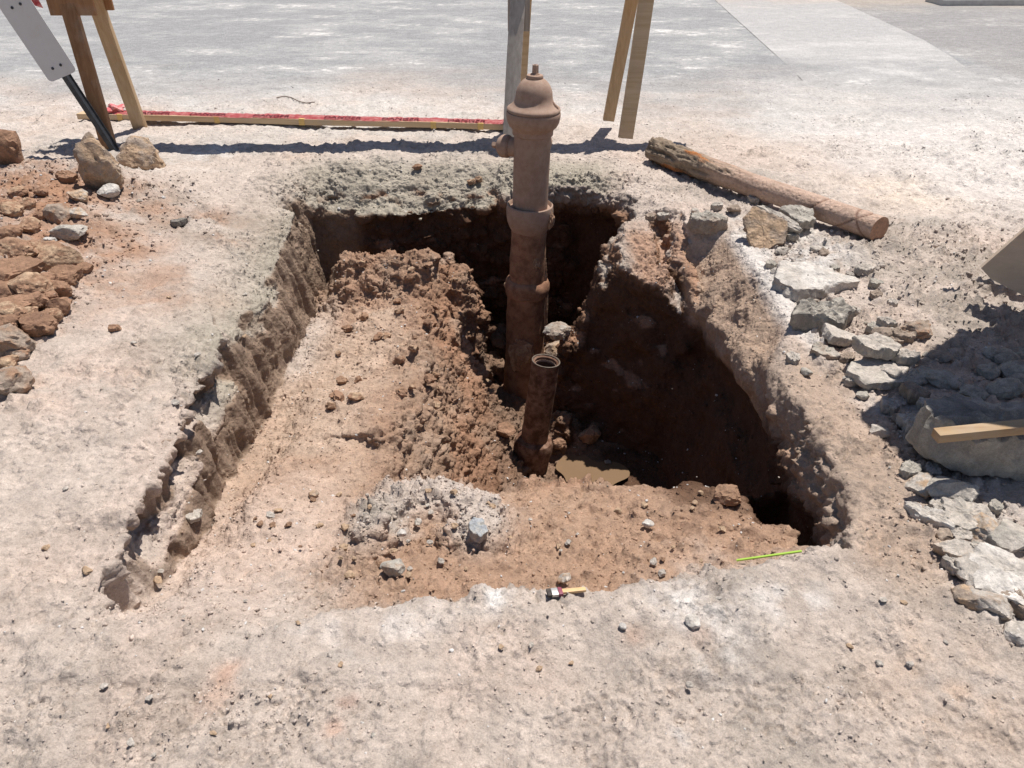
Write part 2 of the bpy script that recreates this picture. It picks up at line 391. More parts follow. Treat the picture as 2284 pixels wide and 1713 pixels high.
V = np.concatenate(Vs).astype(np.float64); F = np.concatenate(Fs); NI = len(Vi)
def normals(V, F):
    a = V[F[:, 2]] - V[F[:, 0]]; b = V[F[:, 3]] - V[F[:, 1]]; n = np.cross(a, b); N = np.zeros_like(V)
    for k in range(4):
        for c in range(3): N[:, c] += np.bincount(F[:, k], n[:, c], len(V))
    return N / (np.linalg.norm(N, axis=1, keepdims=True) + 1e-12)
N = normals(V, F)
if N[NI:, 2].mean() < 0: F[len(Qi):] = F[len(Qi):, ::-1]
N = normals(V, F)
if N[:NI, 2].mean() < 0: F[:len(Qi)] = F[:len(Qi), ::-1]; N = normals(V, F)
N[NI:] = (0, 0, 1)

x, y, z = V[:, 0], V[:, 1], V[:, 2]
D = bil(DT, x, y); D[(x < LX0) | (x > LX1) | (y > LY1)] = 2
inside = np.where(np.arange(len(V)) < NI, np.maximum(ss(.02, -.05, D), ss(-.30, -.36, z)), 0); steep = np.where(np.arange(len(V)) < NI, ss(.75, .4, N[:, 2]), 0)
near = 1 - ss(6.3, 8.0, y)
road = ss(5.2, 7.6, y + .5 * vnoise(p3(x * .9, y * .9), 77) + .5 * fbm(p3(x * 2.2, y * 4.0), 4, 79, .7))
lump = lump_mask(x, y)
rub_r = ss(1.0, 1.25, x + .25 * (y < 2) * (2 - y)) * ss(1.05, 1.3, y) * (1 - ss(3.2, 3.7, y))
heap_l = ss(-1.45, -1.75, x) * ss(2.2, 2.7, y) * (1 - ss(3.8, 4.4, y))
flat = (1 - inside) * (1 - steep)
# ---- relief
crumb = ss(-.12, .28, fbm(V * 2.6, 3, 21)); crumb2 = ss(-.05, .3, fbm(V * 4.5 + 5, 3, 25))
rimcr = np.exp(-np.abs(D) / .26) * ss(-1.6, -.9, -np.abs(x)) * (1 - ss(4.6, 4.9, y))
lively = np.clip((.35 + .65 * crumb) * (1 - .45 * ss(1.8, 1.3, y)) + .7 * rimcr * ss(1.3, 1.8, y) + .7 * inside + rub_r + heap_l, 0, 1.5)
disp = .012 * fbm(V * 2.1, 3, 1) * (1 - road) + .004 * fbm(V * 7, 3, 2) * (1 - .6 * road)
nr = np.nonzero((y < 8.05))[0]; Vn = V[nr]
w1, w2, wr = worley(Vn * 24, 101)
calm = 1 - .85 * np.clip(ss(.78, .84, x) * ss(1.12, 1.02, x) * ss(1.9, 2.3, y) * ss(3.5, 3.4, y), 0, 1)
scr = np.zeros(len(V))
for a_, b_, w_ in [((330, 1640), (500, 1390), .018), ((240, 1600), (400, 1420), .012), ((540, 1650), (640, 1540), .025), ((930, 1690), (950, 1500), .010), ((620, 1440), (690, 1330), .03), ((300, 1340), (640, 1300), .03), ((1180, 1500), (1500, 1400), .05), ((1800, 1420), (1900, 1330), .06)]:
    A_, B_ = P(*a_), P(*b_); ex, ey = B_.x - A_.x, B_.y - A_.y; t_ = np.clip(((x - A_.x) * ex + (y - A_.y) * ey) / (ex * ex + ey * ey), 0, 1)
    scr = np.maximum(scr, np.exp(-((x - A_.x - t_ * ex) ** 2 + (y - A_.y - t_ * ey) ** 2) / w_ ** 2))
cutw = np.where(np.arange(len(V)) < NI, np.maximum(inside, steep), 0)
calm = calm * (1 - .85 * scr) * (1 - .85 * cutw * ss(-.80, -.9, x) * ss(-.03, -.08, z) * ss(.1, .4, steep)) * (1 - .8 * cutw * ss(.25, .4, x) * ss(-.15, -.28, z)) * (1 - .45 * inside * ss(-.4, -.6, x) * ss(3.5, 3.2, y) * (1 - steep)); disp -= .004 * scr
plate = ss(.02, .20, w2 - w1) * np.clip(wr - .35, 0, 1)
disp[nr] += (.020 * plate + .016 * np.clip(.5 - w1, 0, 1) * (wr > .6)) * (calm * lively * (1 - .92 * road))[nr]
w1b, w2b, wrb = worley(Vn * 58, 131)
disp[nr] += (.012 * ss(.02, .2, w2b - w1b) * np.clip(wrb - .3, 0, 1) + .006 * np.clip(.6 - w1b, 0, 1) * (wrb > .5)) * (calm * (.25 + lively * (.3 + crumb2)) * (1 - .9 * road))[nr]
fn = np.nonzero(y < 1.9)[0]; w1c, w2c, wrc = worley(V[fn] * 105, 171)
disp[fn] += (.0052 * ss(.02, .25, w2c - w1c) * np.clip(wrc - .25, 0, 1) + .003 * np.clip(.6 - w1c, 0, 1)) * calm[fn] * (.12 + crumb2[fn] + .4 * crumb[fn])
flake = fbm(Vn * 5.2, 5, 51, .62)
disp[nr] += (.009 * ss(-.01, .025, flake) + .008 * ss(.15, .175, flake) - .009 * ss(-.14, -.165, flake)) * ((1 - road) * (1 - .5 * steep) * (.45 + .55 * crumb2))[nr]
disp[nr] += .015 * fbm(Vn * 16, 5, 61, .65) * calm[nr] * ((inside * .8 + steep * .9 + rimcr * .8 + .25) * (1 - road))[nr]
# clods in the pit and on the walls
ii = np.nonzero(((inside > .01) | (steep > .05) | (rimcr > .3)) & (np.arange(len(V)) < NI))[0]; Vi2 = V[ii]
c1, c2, cr_ = worley(Vi2 * np.array([9, 9, 11.]), 211)
leftwall = ss(-.85, -.95, Vi2[:, 0]); pitw = steep[ii]
flatcut = np.clip(ss(.80, .86, Vi2[:, 0]) * ss(1.9, 2.2, Vi2[:, 1]) + ss(.5, .6, Vi2[:, 0]) * ss(3.1, 3.2, Vi2[:, 1]), 0, 1) * ss(3.72, 3.6, Vi2[:, 1])
slopeL = ss(-.6, -.45, Vi2[:, 0]) * ss(.12, -.02, Vi2[:, 0]) * ss(3.8, 3.6, Vi2[:, 1])
rightw = ss(.2, .4, Vi2[:, 0]) * ss(3.5, 3.3, Vi2[:, 1]) * ss(-.2, -.35, Vi2[:, 2])
disp[ii] += (.045 * (np.clip(.65 - c1, 0, 1) - .12) * (cr_ + .2)) * (.25 + .9 * pitw * (1 - .75 * slopeL) * (1 - .9 * leftwall * ss(-.05, -.12, Vi2[:, 2]))) * (1 - .75 * rightw) * (1 - .85 * flatcut) * np.maximum(inside[ii], np.maximum(steep[ii], rimcr[ii] * .5))
heapm = ss(-.95, -.8, Vi2[:, 0]) * ss(3.2, 3.6, Vi2[:, 1]) * ss(.3, .1, Vi2[:, 0])
disp[ii] += .055 * (np.clip(.7 - c1, 0, 1) - .1) * heapm * cr_
# digger tooth grooves down the left wall
gro = vnoise(np.stack([Vi2[:, 1] * 26, Vi2[:, 2] * 2.2 + Vi2[:, 1] * 4, Vi2[:, 0] * 2], 1), 300)
disp[ii] += (.026 * gro + .014 * vnoise(np.stack([Vi2[:, 1] * 60, Vi2[:, 2] * 5 + Vi2[:, 1] * 9, Vi2[:, 0] * 4], 1), 310)) * leftwall * pitw
disp[nr] += .016 * (lump[nr]) * np.clip(.6 - w1b, 0, 1) + .018 * lump[nr] * np.clip(.6 - w1, 0, 1)
# wheel ruts and scraped streaks on the dusty ground in front
fr = flat * ss(1.5, 1.2, y)
disp -= .010 * np.exp(-((x + .62 - .35 * (y - 1.0)) / .02) ** 2) * fr * ss(.8, 1.0, y) * ss(1.24, 1.15, y)
disp += .006 * vnoise(np.stack([(x - .5 * y) * 16, (y + .4 * x) * 2.5, z], 1), 400) * flat * (1 - road) * ss(2, 1.4, y)
V2 = V + N * disp[:, None]
# the patches of the sheet dip under one another where they meet
ov = .04; edge_i = np.minimum(np.minimum(x - IX0, IX1 - x), np.minimum(y - IY0, IY1 - y)); vi = np.arange(len(V)) < NI
V2[:, 2] -= np.where(vi, .008 * ss(ov, .012, edge_i), .008 * ss(0, ov * .8, edge_i) * (y < 4.79))

# ---- colour of the soil, with shade painted into the pit walls
def C(*a): return np.array(a, np.float64)
GL, GD, WH = C(.475, .398, .348), C(.31, .268, .23), C(.66, .625, .60)
RED, TAN, BRN, DAMP_SHADE = C(.325, .188, .122), C(.465, .345, .267), C(.31, .205, .145), C(.088, .047, .029)
ROAD, ROADL = C(.285, .28, .282), C(.38, .37, .366)
PINK = C(.51, .395, .33)
def mixc(c, d, w): w = np.clip(w, 0, 1)[:, None]; return c * (1 - w) + d * w
cn1 = fbm(V * 1.7, 4, 501); cn2 = fbm(V * 6, 4, 511, .6); cn3 = fbm(V * 23, 3, 521)
col = np.tile(GL, (len(V), 1))
col = mixc(col, GD, ss(-.05, .35, cn1 + .5 * cn2) * (.42 + .2 * ss(1.6, 2.4, y)))
col = mixc(col, GD * .78, .62 * np.clip(gauss(x, y, .42, 1.02, .25, .10) + gauss(x, y, -.72, .85, .18, .13) + .8 * gauss(x, y, .65, 1.22, .3, .07), 0, 1) * (.6 + cn2))
col = mixc(col, PINK, ss(.1, .4, fbm(V * 2.2 + 30, 3, 531)) * .4)
col = mixc(col, C(.35, .31, .252), np.clip(rimcr * 1.25 * ss(1.9, 2.5, y) * ss(.7, .2, x), 0, .95))
def spot(px, py, r, colr, amt, sx=1.0):
    global col
    p = P(px, py); g = gauss(x, y, p.x, p.y, r * sx, r); col = mixc(col, colr, np.clip(g * 1.3, 0, 1) * amt * (np.clip(.45 + 1.7 * cn2 + .9 * cn3, 0, 1) if colr is WH else np.clip(.65 + 1.1 * cn2 + .5 * cn3, 0, 1)) * flat)
for a in [(1110, 1350, .03, WH, .9), (1510, 1320, .07, WH, .5), (1760, 1340, .06, WH, .7, 1.5), (500, 1350, .018, WH, .9, 1.8), (1500, 1660, .02, WH, .9), (820, 1400, .1, WH, .35, 2), (1560, 1420, .10, WH, .55),
          (480, 1560, .035, PINK * C(1.06, .95, .88), .8), (510, 1500, .03, PINK * C(1.1, .9, .8), .9), (775, 1562, .018, C(.45, .27, .2), .8), (745, 1625, .02, C(.45, .29, .22), .6),
          (1560, 1425, .03, RED, .5), (1420, 1420, .03, RED, .5), (2100, 1500, .12, TAN, .8), (2000, 1250, .10, TAN, .7), (2150, 1600, .12, TAN, .7),
          (120, 600, .28, RED, 1), (60, 500, .35, RED, 1.2, 1.2), (30, 720, .2, RED, 1.1), (160, 450, .25, RED, .9, 1.4), (240, 560, .16, RED, .8, 1.5), (330, 650, .16, RED, .6, 1.6), (380, 600, .12, RED, .5), (420, 480, .16, RED, .6, 2), (500, 520, .06, RED, .7, 1.6),
          (930, 380, .06, RED, .6), (660, 350, .1, TAN, .6), (180, 860, .2, PINK, .9, 1.3), (480, 340, .2, WH, .6), (350, 390, .2, WH, .4),
          (1790, 590, .17, WH, 1.2), (1750, 520, .13, WH, .9), (1620, 505, .12, WH, .7), (2230, 1290, .12, WH, .9), (2190, 1180, .12, WH, .5), (1930, 900, .08, WH, .6),
          (2000, 430, .25, C(.62, .47, .35), .8, 1.2), (1870, 240, .4, C(.55, .45, .37), .5)]: spot(*a)
# dusty white belt where the digging meets the road, whiter to the right
belt = np.exp(-((y - 6.0) / 1.15) ** 2) * (.5 + .9 * cn1 + .5 * cn2) + 1.25 * ss(1.3, 2.6, x) * ss(3.0, 4.3, y) * (1 - ss(6.5, 8.5, y)) * (.9 + .4 * cn1)
col = mixc(col, WH, np.clip(belt, 0, 1) * .65 * flat)
# road concrete with trodden dust
strk = fbm(np.stack([x * 2.2 + y * .5, y * 4.2, z], 1), 6, 601, .78)
rc = ROAD * 1.0 + 0 * col; rc = mixc(rc, ROADL, ss(-.25, .45, strk + .5 * cn1)); rc = mixc(rc, WH, ss(.36, .5, strk + .25 * cn3 + .2 * cn1) * .7)
col = mixc(col, rc, road)
far_dirt = ss(4.2, 4.9, x) * ss(10.8, 12.2, y + .5 * cn1); col = mixc(col, C(.42, .34, .27), far_dirt * .6)
right_road = ss(4.3, 4.5, x + .0 * y) * ss(6, 7, y); col = mixc(col, ROAD * C(1.02, .97, .93), right_road * .6 * (1 - far_dirt))
# inside the cut
soil = mixc(np.tile(RED * .92, (len(V), 1)), BRN, ss(-.2, .3, cn1 + .4 * cn2))
soil = mixc(soil, TAN * .8, ss(.1, .45, cn2) * .5)
floorL = ss(-.35, -.6, x + .06 * cn2) * ss(3.7, 3.3, y)
frontf = ss(2.05, 1.9, y)
soil = mixc(soil, TAN, np.clip(floorL * .85 + .0, 0, 1) * (.75 + .5 * cn2)); soil = mixc(soil, PINK * 1.02, floorL * ss(2.1, 1.5, y + .3 * cn1) * .85)
soil = mixc(soil, GL * .95, floorL * np.exp(-((x + .98) / .10) ** 2) * ss(2.6, 2.9, y) * .8)
soil = mixc(soil, BRN * 1.22, frontf * (1 - floorL) * .75)
soil = mixc(soil, DAMP_SHADE, np.clip(ss(-.72, -1.0, z) * .45 + steep * ss(-.10, -.24, z + .05 * cn2) * np.clip(ss(.1, .3, x) + ss(3.85, 4.0, y), 0, 1) * .95 + ss(.42, .55, x) * ss(1.5, 1.75, y) * ss(3.2, 3.1, y) * ss(-.12, -.26, z) * .95, 0, .97))  # damp pit bottom; shade of right and back walls painted into the colour
soil = mixc(soil, GL * 1.02, np.clip(lump * 1.8 * (.8 + .9 * cn2), 0, 1)); soil = mixc(soil, GD, np.clip(gauss(x, y, -.40, 1.62, .07, .12) * (.9 + cn2), 0, 1) * .8)
crust_t = -.15 - .07 * cn1 + .07 * ss(0, 1, x) - .06 * ss(-.85, -1.0, x) * ss(2.4, 3.2, y) + .10 * ss(-.85, -1.0, x) * ss(2.6, 2.0, y) + .03 * cn2
crust = ss(-.03, .03, z - crust_t) * np.clip(ss(.10, -.0, -D - .0) + steep, 0, 1)
ledge = ss(.80, .84, x) * ss(1.08, 1.0, x) * ss(2.05, 2.35, y) * ss(3.5, 3.35, y); spurm = (x > .2) * (x < .86) * ss(3.05, 3.15, y) * ss(3.7, 3.6, y)
insoil = np.clip(inside + steep * (D < .25), 0, 1)
insoil = insoil * (1 - .9 * ss(1.52, 1.18, y + .30 * cn1 + .1 * cn2) * ss(-.25, -.5, x)) * (1 - .85 * ss(1.5, 1.2, y + .25 * cn2) * ss(.25, .5, x))
soil = mixc(soil, GL * .80, crust * ss(.20, .05, np.abs(D)) * .92)
col = mixc(col, C(.35, .31, .252), np.clip(ss(4.08, 4.2, y) * ss(4.62, 4.4, y) * ss(-1.35, -1.1, x) * ss(.75, .4, x), 0, 1) * .8)
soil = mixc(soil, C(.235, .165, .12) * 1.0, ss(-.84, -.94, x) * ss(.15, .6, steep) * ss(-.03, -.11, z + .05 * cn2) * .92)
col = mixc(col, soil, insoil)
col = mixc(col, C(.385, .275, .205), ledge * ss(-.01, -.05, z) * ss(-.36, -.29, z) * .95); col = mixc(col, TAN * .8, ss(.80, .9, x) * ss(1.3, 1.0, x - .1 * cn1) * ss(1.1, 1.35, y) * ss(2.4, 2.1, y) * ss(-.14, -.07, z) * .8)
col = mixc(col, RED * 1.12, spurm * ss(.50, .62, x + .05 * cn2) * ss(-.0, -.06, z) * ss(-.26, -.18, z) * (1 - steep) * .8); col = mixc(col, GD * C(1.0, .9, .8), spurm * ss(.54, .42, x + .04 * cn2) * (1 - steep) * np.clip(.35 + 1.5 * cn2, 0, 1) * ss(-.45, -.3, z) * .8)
col = mixc(col, WH * .95, ss(-.12, -.05, z) * ss(1.01, 1.07, x) * ss(1.16, 1.08, x) * ss(2.1, 2.4, y) * ss(3.5, 3.3, y) * .7)
sat = 1 + .12 * cn3; col = np.clip(col * sat[:, None], .02, .8)

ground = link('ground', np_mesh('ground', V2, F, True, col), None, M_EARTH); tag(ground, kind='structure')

# height lookup for things that stand on the ground
GB = .02; bx0, by0 = -5.5, .3; nbx, nby = 600, 420
zb = np.full((nbx, nby), -9.0); sel = np.nonzero((V2[:, 0] > bx0) & (V2[:, 0] < bx0 + nbx * GB - .01) & (V2[:, 1] > by0) & (V2[:, 1] < by0 + nby * GB - .01))[0]
np.maximum.at(zb, (((V2[sel, 0] - bx0) / GB).astype(int), ((V2[sel, 1] - by0) / GB).astype(int)), V2[sel, 2])
def gz(px, py, r=1):
    i, j = int((px - bx0) / GB), int((py - by0) / GB); w = zb[max(0, i - r):i + r + 1, max(0, j - r):j + r + 1]; w = w[w > -5]
    return float(np.median(w)) if w.size else 0.0
def onground(px, py, lift=0.0, it=6):
    z_ = 0.0
    for _ in range(it):
        p = P(px, py, z_ + lift); z_ = .5 * z_ + .5 * gz(p.x, p.y)
    p = P(px, py, z_ + lift); return Vector((p.x, p.y, gz(p.x, p.y)))

# ------------------------------------------------------------------ pavement strip and far kerb
bm = bmesh.new(); L1 = [(2.25, 5.0), (2.40, 6.1), (2.55, 7.5), (2.98, 12.4), (3.6, 20), (6, 50)]; L2 = [(3.55, 5.0), (3.78, 5.9), (4.25, 7.8), (4.45, 8.9), (4.68, 11.5), (5.4, 20), (8.0, 50)]
ys = np.concatenate([np.linspace(5.4, 12, 150), np.linspace(12.3, 50, 20)])
rows = []
for yy in ys:
    a = np.interp(yy, [q[1] for q in L1], [q[0] for q in L1]); b = np.interp(yy, [q[1] for q in L2], [q[0] for q in L2])
    rows.append([bm.verts.new((a + (b - a) * k / 40, yy, -.0008 - .022 * ss(6.2, 5.4, yy))) for k in range(41)])
for A, B in zip(rows, rows[1:]):
    for k in range(40): bm.faces.new((A[k], A[k + 1], B[k + 1], B[k]))
strip = bm_obj('concrete_gutter', bm, M_EARTH); tag(strip, kind='structure')
sv = np.array([v.co for v in strip.data.vertices]); ns = fbm(np.stack([sv[:, 0] * 1.5, sv[:, 1] * 3, 0 * sv[:, 0]], 1), 6, 701, .75)
sc = mixc(np.tile(C(.40, .385, .38), (len(sv), 1)), WH, ss(-.05, .45, ns) * .25 + ss(9.5, 6.6, sv[:, 1]) * .5); sc = mixc(sc, C(.5, .36, .26), ss(11.3, 13, sv[:, 1] + ns) * .4)
cb = np.zeros((nbx, nby, 3)); cw = np.zeros((nbx, nby)); ci = ((V2[sel, 0] - bx0) / GB).astype(int) // 4, ((V2[sel, 1] - by0) / GB).astype(int) // 4
np.add.at(cb, ci, col[sel]); np.add.at(cw, ci, 1)
si, sj = np.clip((sv[:, 0] - bx0) / GB / 4, 0, nbx - 1).astype(int), np.clip((sv[:, 1] - by0) / GB / 4, 0, nby - 1).astype(int)
gcol = np.where(cw[si, sj][:, None] > 0, cb[si, sj] / np.maximum(cw[si, sj], 1)[:, None], WH); sc = mixc(sc, gcol, ss(8.6, 6.9, sv[:, 1] + .8 * ns))
set_col(strip.data, sc); strip.data.polygons.foreach_set('use_smooth', np.ones(len(strip.data.polygons), bool))
kb = beam((6.0, 12.0, .02), (16, 12.2, .02), .5, .10, bev=.012, cuts=12); o = bm_obj('kerb', kb, M_CONCRETE); tag(o, kind='structure')

# ------------------------------------------------------------------ loose gravel and crumbs
rs = np.random.RandomState(5)
def ico(sub):
    bm = bmesh.new(); bmesh.ops.create_icosphere(bm, subdivisions=sub, radius=1); bm.verts.ensure_lookup_table()
    v = np.array([q.co for q in bm.verts]); f_ = np.array([[q.index for q in p.verts] for p in bm.faces]); bm.free(); return v, f_
IV, IF = ico(1)
def chip(v, r_):
    for _ in range(6):
        n_ = r_.randn(3); n_ /= np.linalg.norm(n_); v = v - np.maximum(v @ n_ - r_.uniform(.45, .8), 0)[:, None] * n_
    return v
clump = ss(.0, .35, fbm(V * 5.5 + 60, 4, 551, .65))
dens = (flat * (1 - road) * (.10 + crumb * crumb2 * clump * 2.2) * .8 + inside * (1 - steep) * .55 + rimcr * 1.0 + rub_r * 1.5 + heap_l * 1.8 + lump * 4 + .08 * flat * (y < 7)) * (y < 7.2) * (N[:, 2] > .45)
dens *= np.where(y > 4.79, 3.5, 1) * np.where((y < IY0 + .03), .9, 1)
dens[(np.abs(x) > .78 * y + .9)] = 0
pr = dens / dens.sum(); NP_ = 42000
pk = rs.choice(len(V), NP_, p=pr)
size = np.clip(np.exp(rs.normal(-6.0, .42, NP_)), .0014, .010) * (1 + .8 * rub_r[pk] + 1.1 * heap_l[pk] + .4 * inside[pk]) * (1 + .55 * ss(1.6, 4.5, y[pk])) 
variants = []
for k in range(12):
    v = chip(IV * (1 + .16 * rs.randn(len(IV), 1)), rs) * np.array([1, rs.uniform(.6, 1), rs.uniform(.4, .8)]); variants.append(v)
vid = rs.randint(0, 12, NP_); PV = np.empty((NP_, len(IV), 3)); ang = rs.rand(NP_) * 6.28; tl = rs.normal(0, .4, NP_)
for k in range(12):
    s = np.nonzero(vid == k)[0]; b = variants[k][None] * size[s][:, None, None]
    ct, st = np.cos(tl[s])[:, None], np.sin(tl[s])[:, None]; b = np.stack([b[..., 0], b[..., 1] * ct - b[..., 2] * st, b[..., 1] * st + b[..., 2] * ct], -1)
    ca, sa = np.cos(ang[s])[:, None], np.sin(ang[s])[:, None]
    PV[s] = np.stack([b[..., 0] * ca - b[..., 1] * sa, b[..., 0] * sa + b[..., 1] * ca, b[..., 2]], -1)
PV += (V2[pk] + np.array([0, 0, .12]) * size[:, None])[:, None, :]
pf_ = (IF[None] + (np.arange(NP_) * len(IV))[:, None, None]).reshape(-1, 3)
pc = col[pk] * rs.uniform(.85, 1.25, (NP_, 1)); wm = rs.rand(NP_) < .06; pc[wm] = WH * rs.uniform(.8, 1.05, (wm.sum(), 1)); gm = rs.rand(NP_) < .01; pc[gm] = GD * rs.uniform(.8, 1.2, (gm.sum(), 1))
gravel = link('gravel', np_mesh('gravel', PV.reshape(-1, 3), pf_, False, np.repeat(np.clip(pc, .02, .8), len(IV), 0)), None, M_STONE)
tag(gravel, 'loose gravel and soil crumbs strewn over the dug ground', 'gravel', kind='stuff')

# ------------------------------------------------------------------ stones
I3V, I3F = ico(4); I2V, I2F = ico(3)
KC = dict(red=C(.305, .182, .12), dred=C(.235, .138, .092), tan=C(.44, .31, .21), grey=C(.40, .365, .32), pale=C(.455, .405, .36), white=C(.54, .50, .465), slate=C(.33, .34, .355), brown=C(.29, .18, .12), dgrey=C(.25, .225, .2), taupe=C(.33, .26, .21))
def plate_mesh(seed, dims, col1, col2, rough):
    r_ = np.random.RandomState(seed); na, nr_ = 64, 9; k = r_.randint(5, 9)
    pa = np.sort((np.arange(k) + r_.uniform(-.38, .38, k)) * 2 * np.pi / k); pr2 = r_.uniform(.72, 1.05, k); PX, PY = np.cos(pa) * pr2, np.sin(pa) * pr2
    th = np.linspace(0, 2 * np.pi, na, endpoint=False); rad_ = np.full(na, 9.0)
    for i in range(k):
        ax, ay, bx, by = PX[i], PY[i], PX[(i + 1) % k], PY[(i + 1) % k]; den = np.cos(th) * (by - ay) - np.sin(th) * (bx - ax)
        t_ = (ax * (by - ay) - ay * (bx - ax)) / np.where(np.abs(den) < 1e-6, 1e-6, den); hx, hy = np.cos(th) * t_, np.sin(th) * t_
        u_ = ((hx - ax) * (bx - ax) + (hy - ay) * (by - ay)) / ((bx - ax) ** 2 + (by - ay) ** 2); rad_ = np.where((t_ > 0) & (u_ >= -.001) & (u_ <= 1.001), np.minimum(rad_, t_), rad_)
    rad_ = np.where(rad_ > 5, .8, rad_); so = r_.rand(3) * 40
    rings = []
    for s_, zz in [(q, .5) for q in np.linspace(.02, .93, 8)] + [(.985, .46), (1.0, .34), (1.0, .1), (1.0, -.15), (.99, -.38), (.95, -.48)] + [(q, -.5) for q in (.6, .02)]:
        p_ = np.stack([np.cos(th) * rad_ * s_, np.sin(th) * rad_ * s_, np.full(na, zz)], 1)
        ed = ss(.80, 1.0, s_); nz = fbm(p_ * np.array([4, 4, 2.2]) + so, 4, seed, .65); wob = fbm(np.stack([np.cos(th) * 2.5, np.sin(th) * 2.5, np.full(na, zz * 1.4)], 1) + so, 4, seed + 3, .65)
        p_[:, :2] *= (1 + ed * (.10 + rough) * 1.6 * wob)[:, None]; p_[:, 2] += nz * (.10 + 3 * rough) * (1 if zz > 0 else .6) + .10 * p_[:, 0] * r_.choice([1, -1]) * 0; rings.append(p_)
    v = np.concatenate(rings); v = v / np.abs(v).max(0) * np.array(dims) / 2; m_ = len(rings); id2 = np.arange(m_ * na).reshape(m_, na)
    F_ = np.stack([id2[:-1], id2[1:], np.roll(id2[1:], -1, 1), np.roll(id2[:-1], -1, 1)], -1).reshape(-1, 4)
    q_ = v / max(dims) * 5 + so; nn = fbm(q_, 4, seed + 7, .6); side = np.repeat(np.array([ss(.9, 1.0, 0 if i < 8 else 1) for i in range(m_)]), na)
    c = mixc(np.tile(col1, (len(v), 1)), col2, np.clip(ss(-.1, .35, nn) * .7 + .5 * side, 0, 1)); c = np.clip(c * (1 + .25 * fbm(q_ * 4, 3, seed + 8))[:, None], .02, .8)
    me = np_mesh('stone', v, F_, True, c); me.set_sharp_from_angle(angle=R(32)); return me
def stone_mesh(seed, dims, col1, col2=None, style='block', rough=.05):
    if style == 'slab': return plate_mesh(seed, dims, col1, col2 if col2 is not None else col1 * .78, rough)
    r_ = np.random.RandomState(seed); big = max(dims) > .07; v = (I3V if big else I2V).copy()
    if style == 'slab':
        v = np.sign(v) * np.abs(v) ** .6; v /= np.abs(v).max(0); pl = [(r_.randn(3) * np.array([1, 1, .18]), r_.uniform(.62, .9)) for _ in range(8)] + [(np.array([.06 * r_.randn(), .06 * r_.randn(), 1]), .62), (np.array([.06 * r_.randn(), .06 * r_.randn(), -1]), .62)]
    elif style == 'block': pl = [(r_.randn(3), r_.uniform(.52, .82)) for _ in range(11)]
    else: pl = [(r_.randn(3), r_.uniform(.60, .88)) for _ in range(10)]
    for n_, c_ in pl:
        n_ = n_ / np.linalg.norm(n_); v = v - np.maximum(v @ n_ - c_, 0)[:, None] * n_ * .96
    so = r_.rand(3) * 50
    nn = fbm(v * 1.8 + so, 5, seed, .6); n2_ = fbm(v * 7 + so, 3, seed + 5, .6)
    w1_, _, wr_ = worley(v * 3.2 + so, seed + 9)
    v = v * (1 + rough * 3.0 * nn + rough * 1.6 * n2_ + rough * 2.2 * (np.clip(.6 - w1_, 0, 1)) * wr_)[:, None]
    v = v * np.array(dims) / 2 / np.abs(v).max(0)
    c = mixc(np.tile(col1, (len(v), 1)), col2 if col2 is not None else col1 * .78, ss(-.1, .35, nn + .4 * n2_)); c = np.clip(c * (1 + .25 * n2_)[:, None], .02, .8)
    me = np_mesh('stone', v, I3F if big else I2F, True, c); me.set_sharp_from_angle(angle=R(38)); return me
SEED = [100]
def stone(name, label, cat, px, py, dims, colr, col2=None, style='block', rot=0, tilt=(0, 0), lift=.35, rough=.05, group=None, at=None, dz=0.0):
    """px, py: the stone's middle in the photograph; it is set down on the ground there, a little bedded in"""
    SEED[0] += 1
    p = at or onground(px, py, dims[2] * lift)
    me = stone_mesh(SEED[0], dims, KC[colr], KC[col2] if col2 else None, style, rough)
    o = link(name, me, None, M_STONE); o.rotation_euler = (R(tilt[0]), R(tilt[1]), R(rot))
    o.location = p + Vector((0, 0, dims[2] * lift + dz)); tag(o, label, cat, group); return o

# the two stones propping the barricade foot, and chips beside them
stone('rubble_stone', 'tall pitted tan stone leaning at the foot of the barricade', 'stone', 222, 370, (.21, .17, .33), 'tan', 'taupe', 'block', 20, (0, 10), rough=.09)
stone('rubble_stone', 'squat tan stone beside the tall pitted stone under the sign post', 'stone', 313, 347, (.27, .18, .20), 'tan', 'taupe', 'block', -15, (-8, 14), rough=.08)
stone('rubble_stone', 'small white angular stone in front of the tall pitted stone', 'stone', 238, 425, (.13, .10, .075), 'white', 'pale', 'block', 10)
stone('rubble_stone', 'small pinkish grey stone left of the white angular stone', 'stone', 177, 437, (.10, .08, .075), 'tan', 'pale', 'block', 30)
stone('rubble_stone', 'flat red brown flake between the tall pitted stone and the red heap', 'stone', 150, 397, (.11, .08, .05), 'red', None, 'slab', 20, (15, 0))
stone('rubble_stone', 'wedge of red brown stone pointing up at the top of the red clod heap', 'stone', 130, 476, (.12, .10, .09), 'taupe', 'red', 'block', 40)
stone('rubble_stone', 'pale grey cobble next to the wedge of red brown stone', 'stone', 174, 478, (.11, .08, .06), 'pale', 'tan', 'block', 5)
stone('rubble_stone', 'wide pale grey cobble above the biggest red clod', 'stone', 153, 513, (.16, .11, .08), 'grey', 'pale', 'round', 12)
stone('rubble_stone', 'little white chip on the red soil by the clods', 'stone', 112, 534, (.06, .04, .03), 'white', None, 'block', 0)
stone('rubble_stone', 'flat dark stone lying alone on the grey bank by the cut', 'stone', 398, 496, (.09, .06, .035), 'dgrey', None, 'slab', 10)
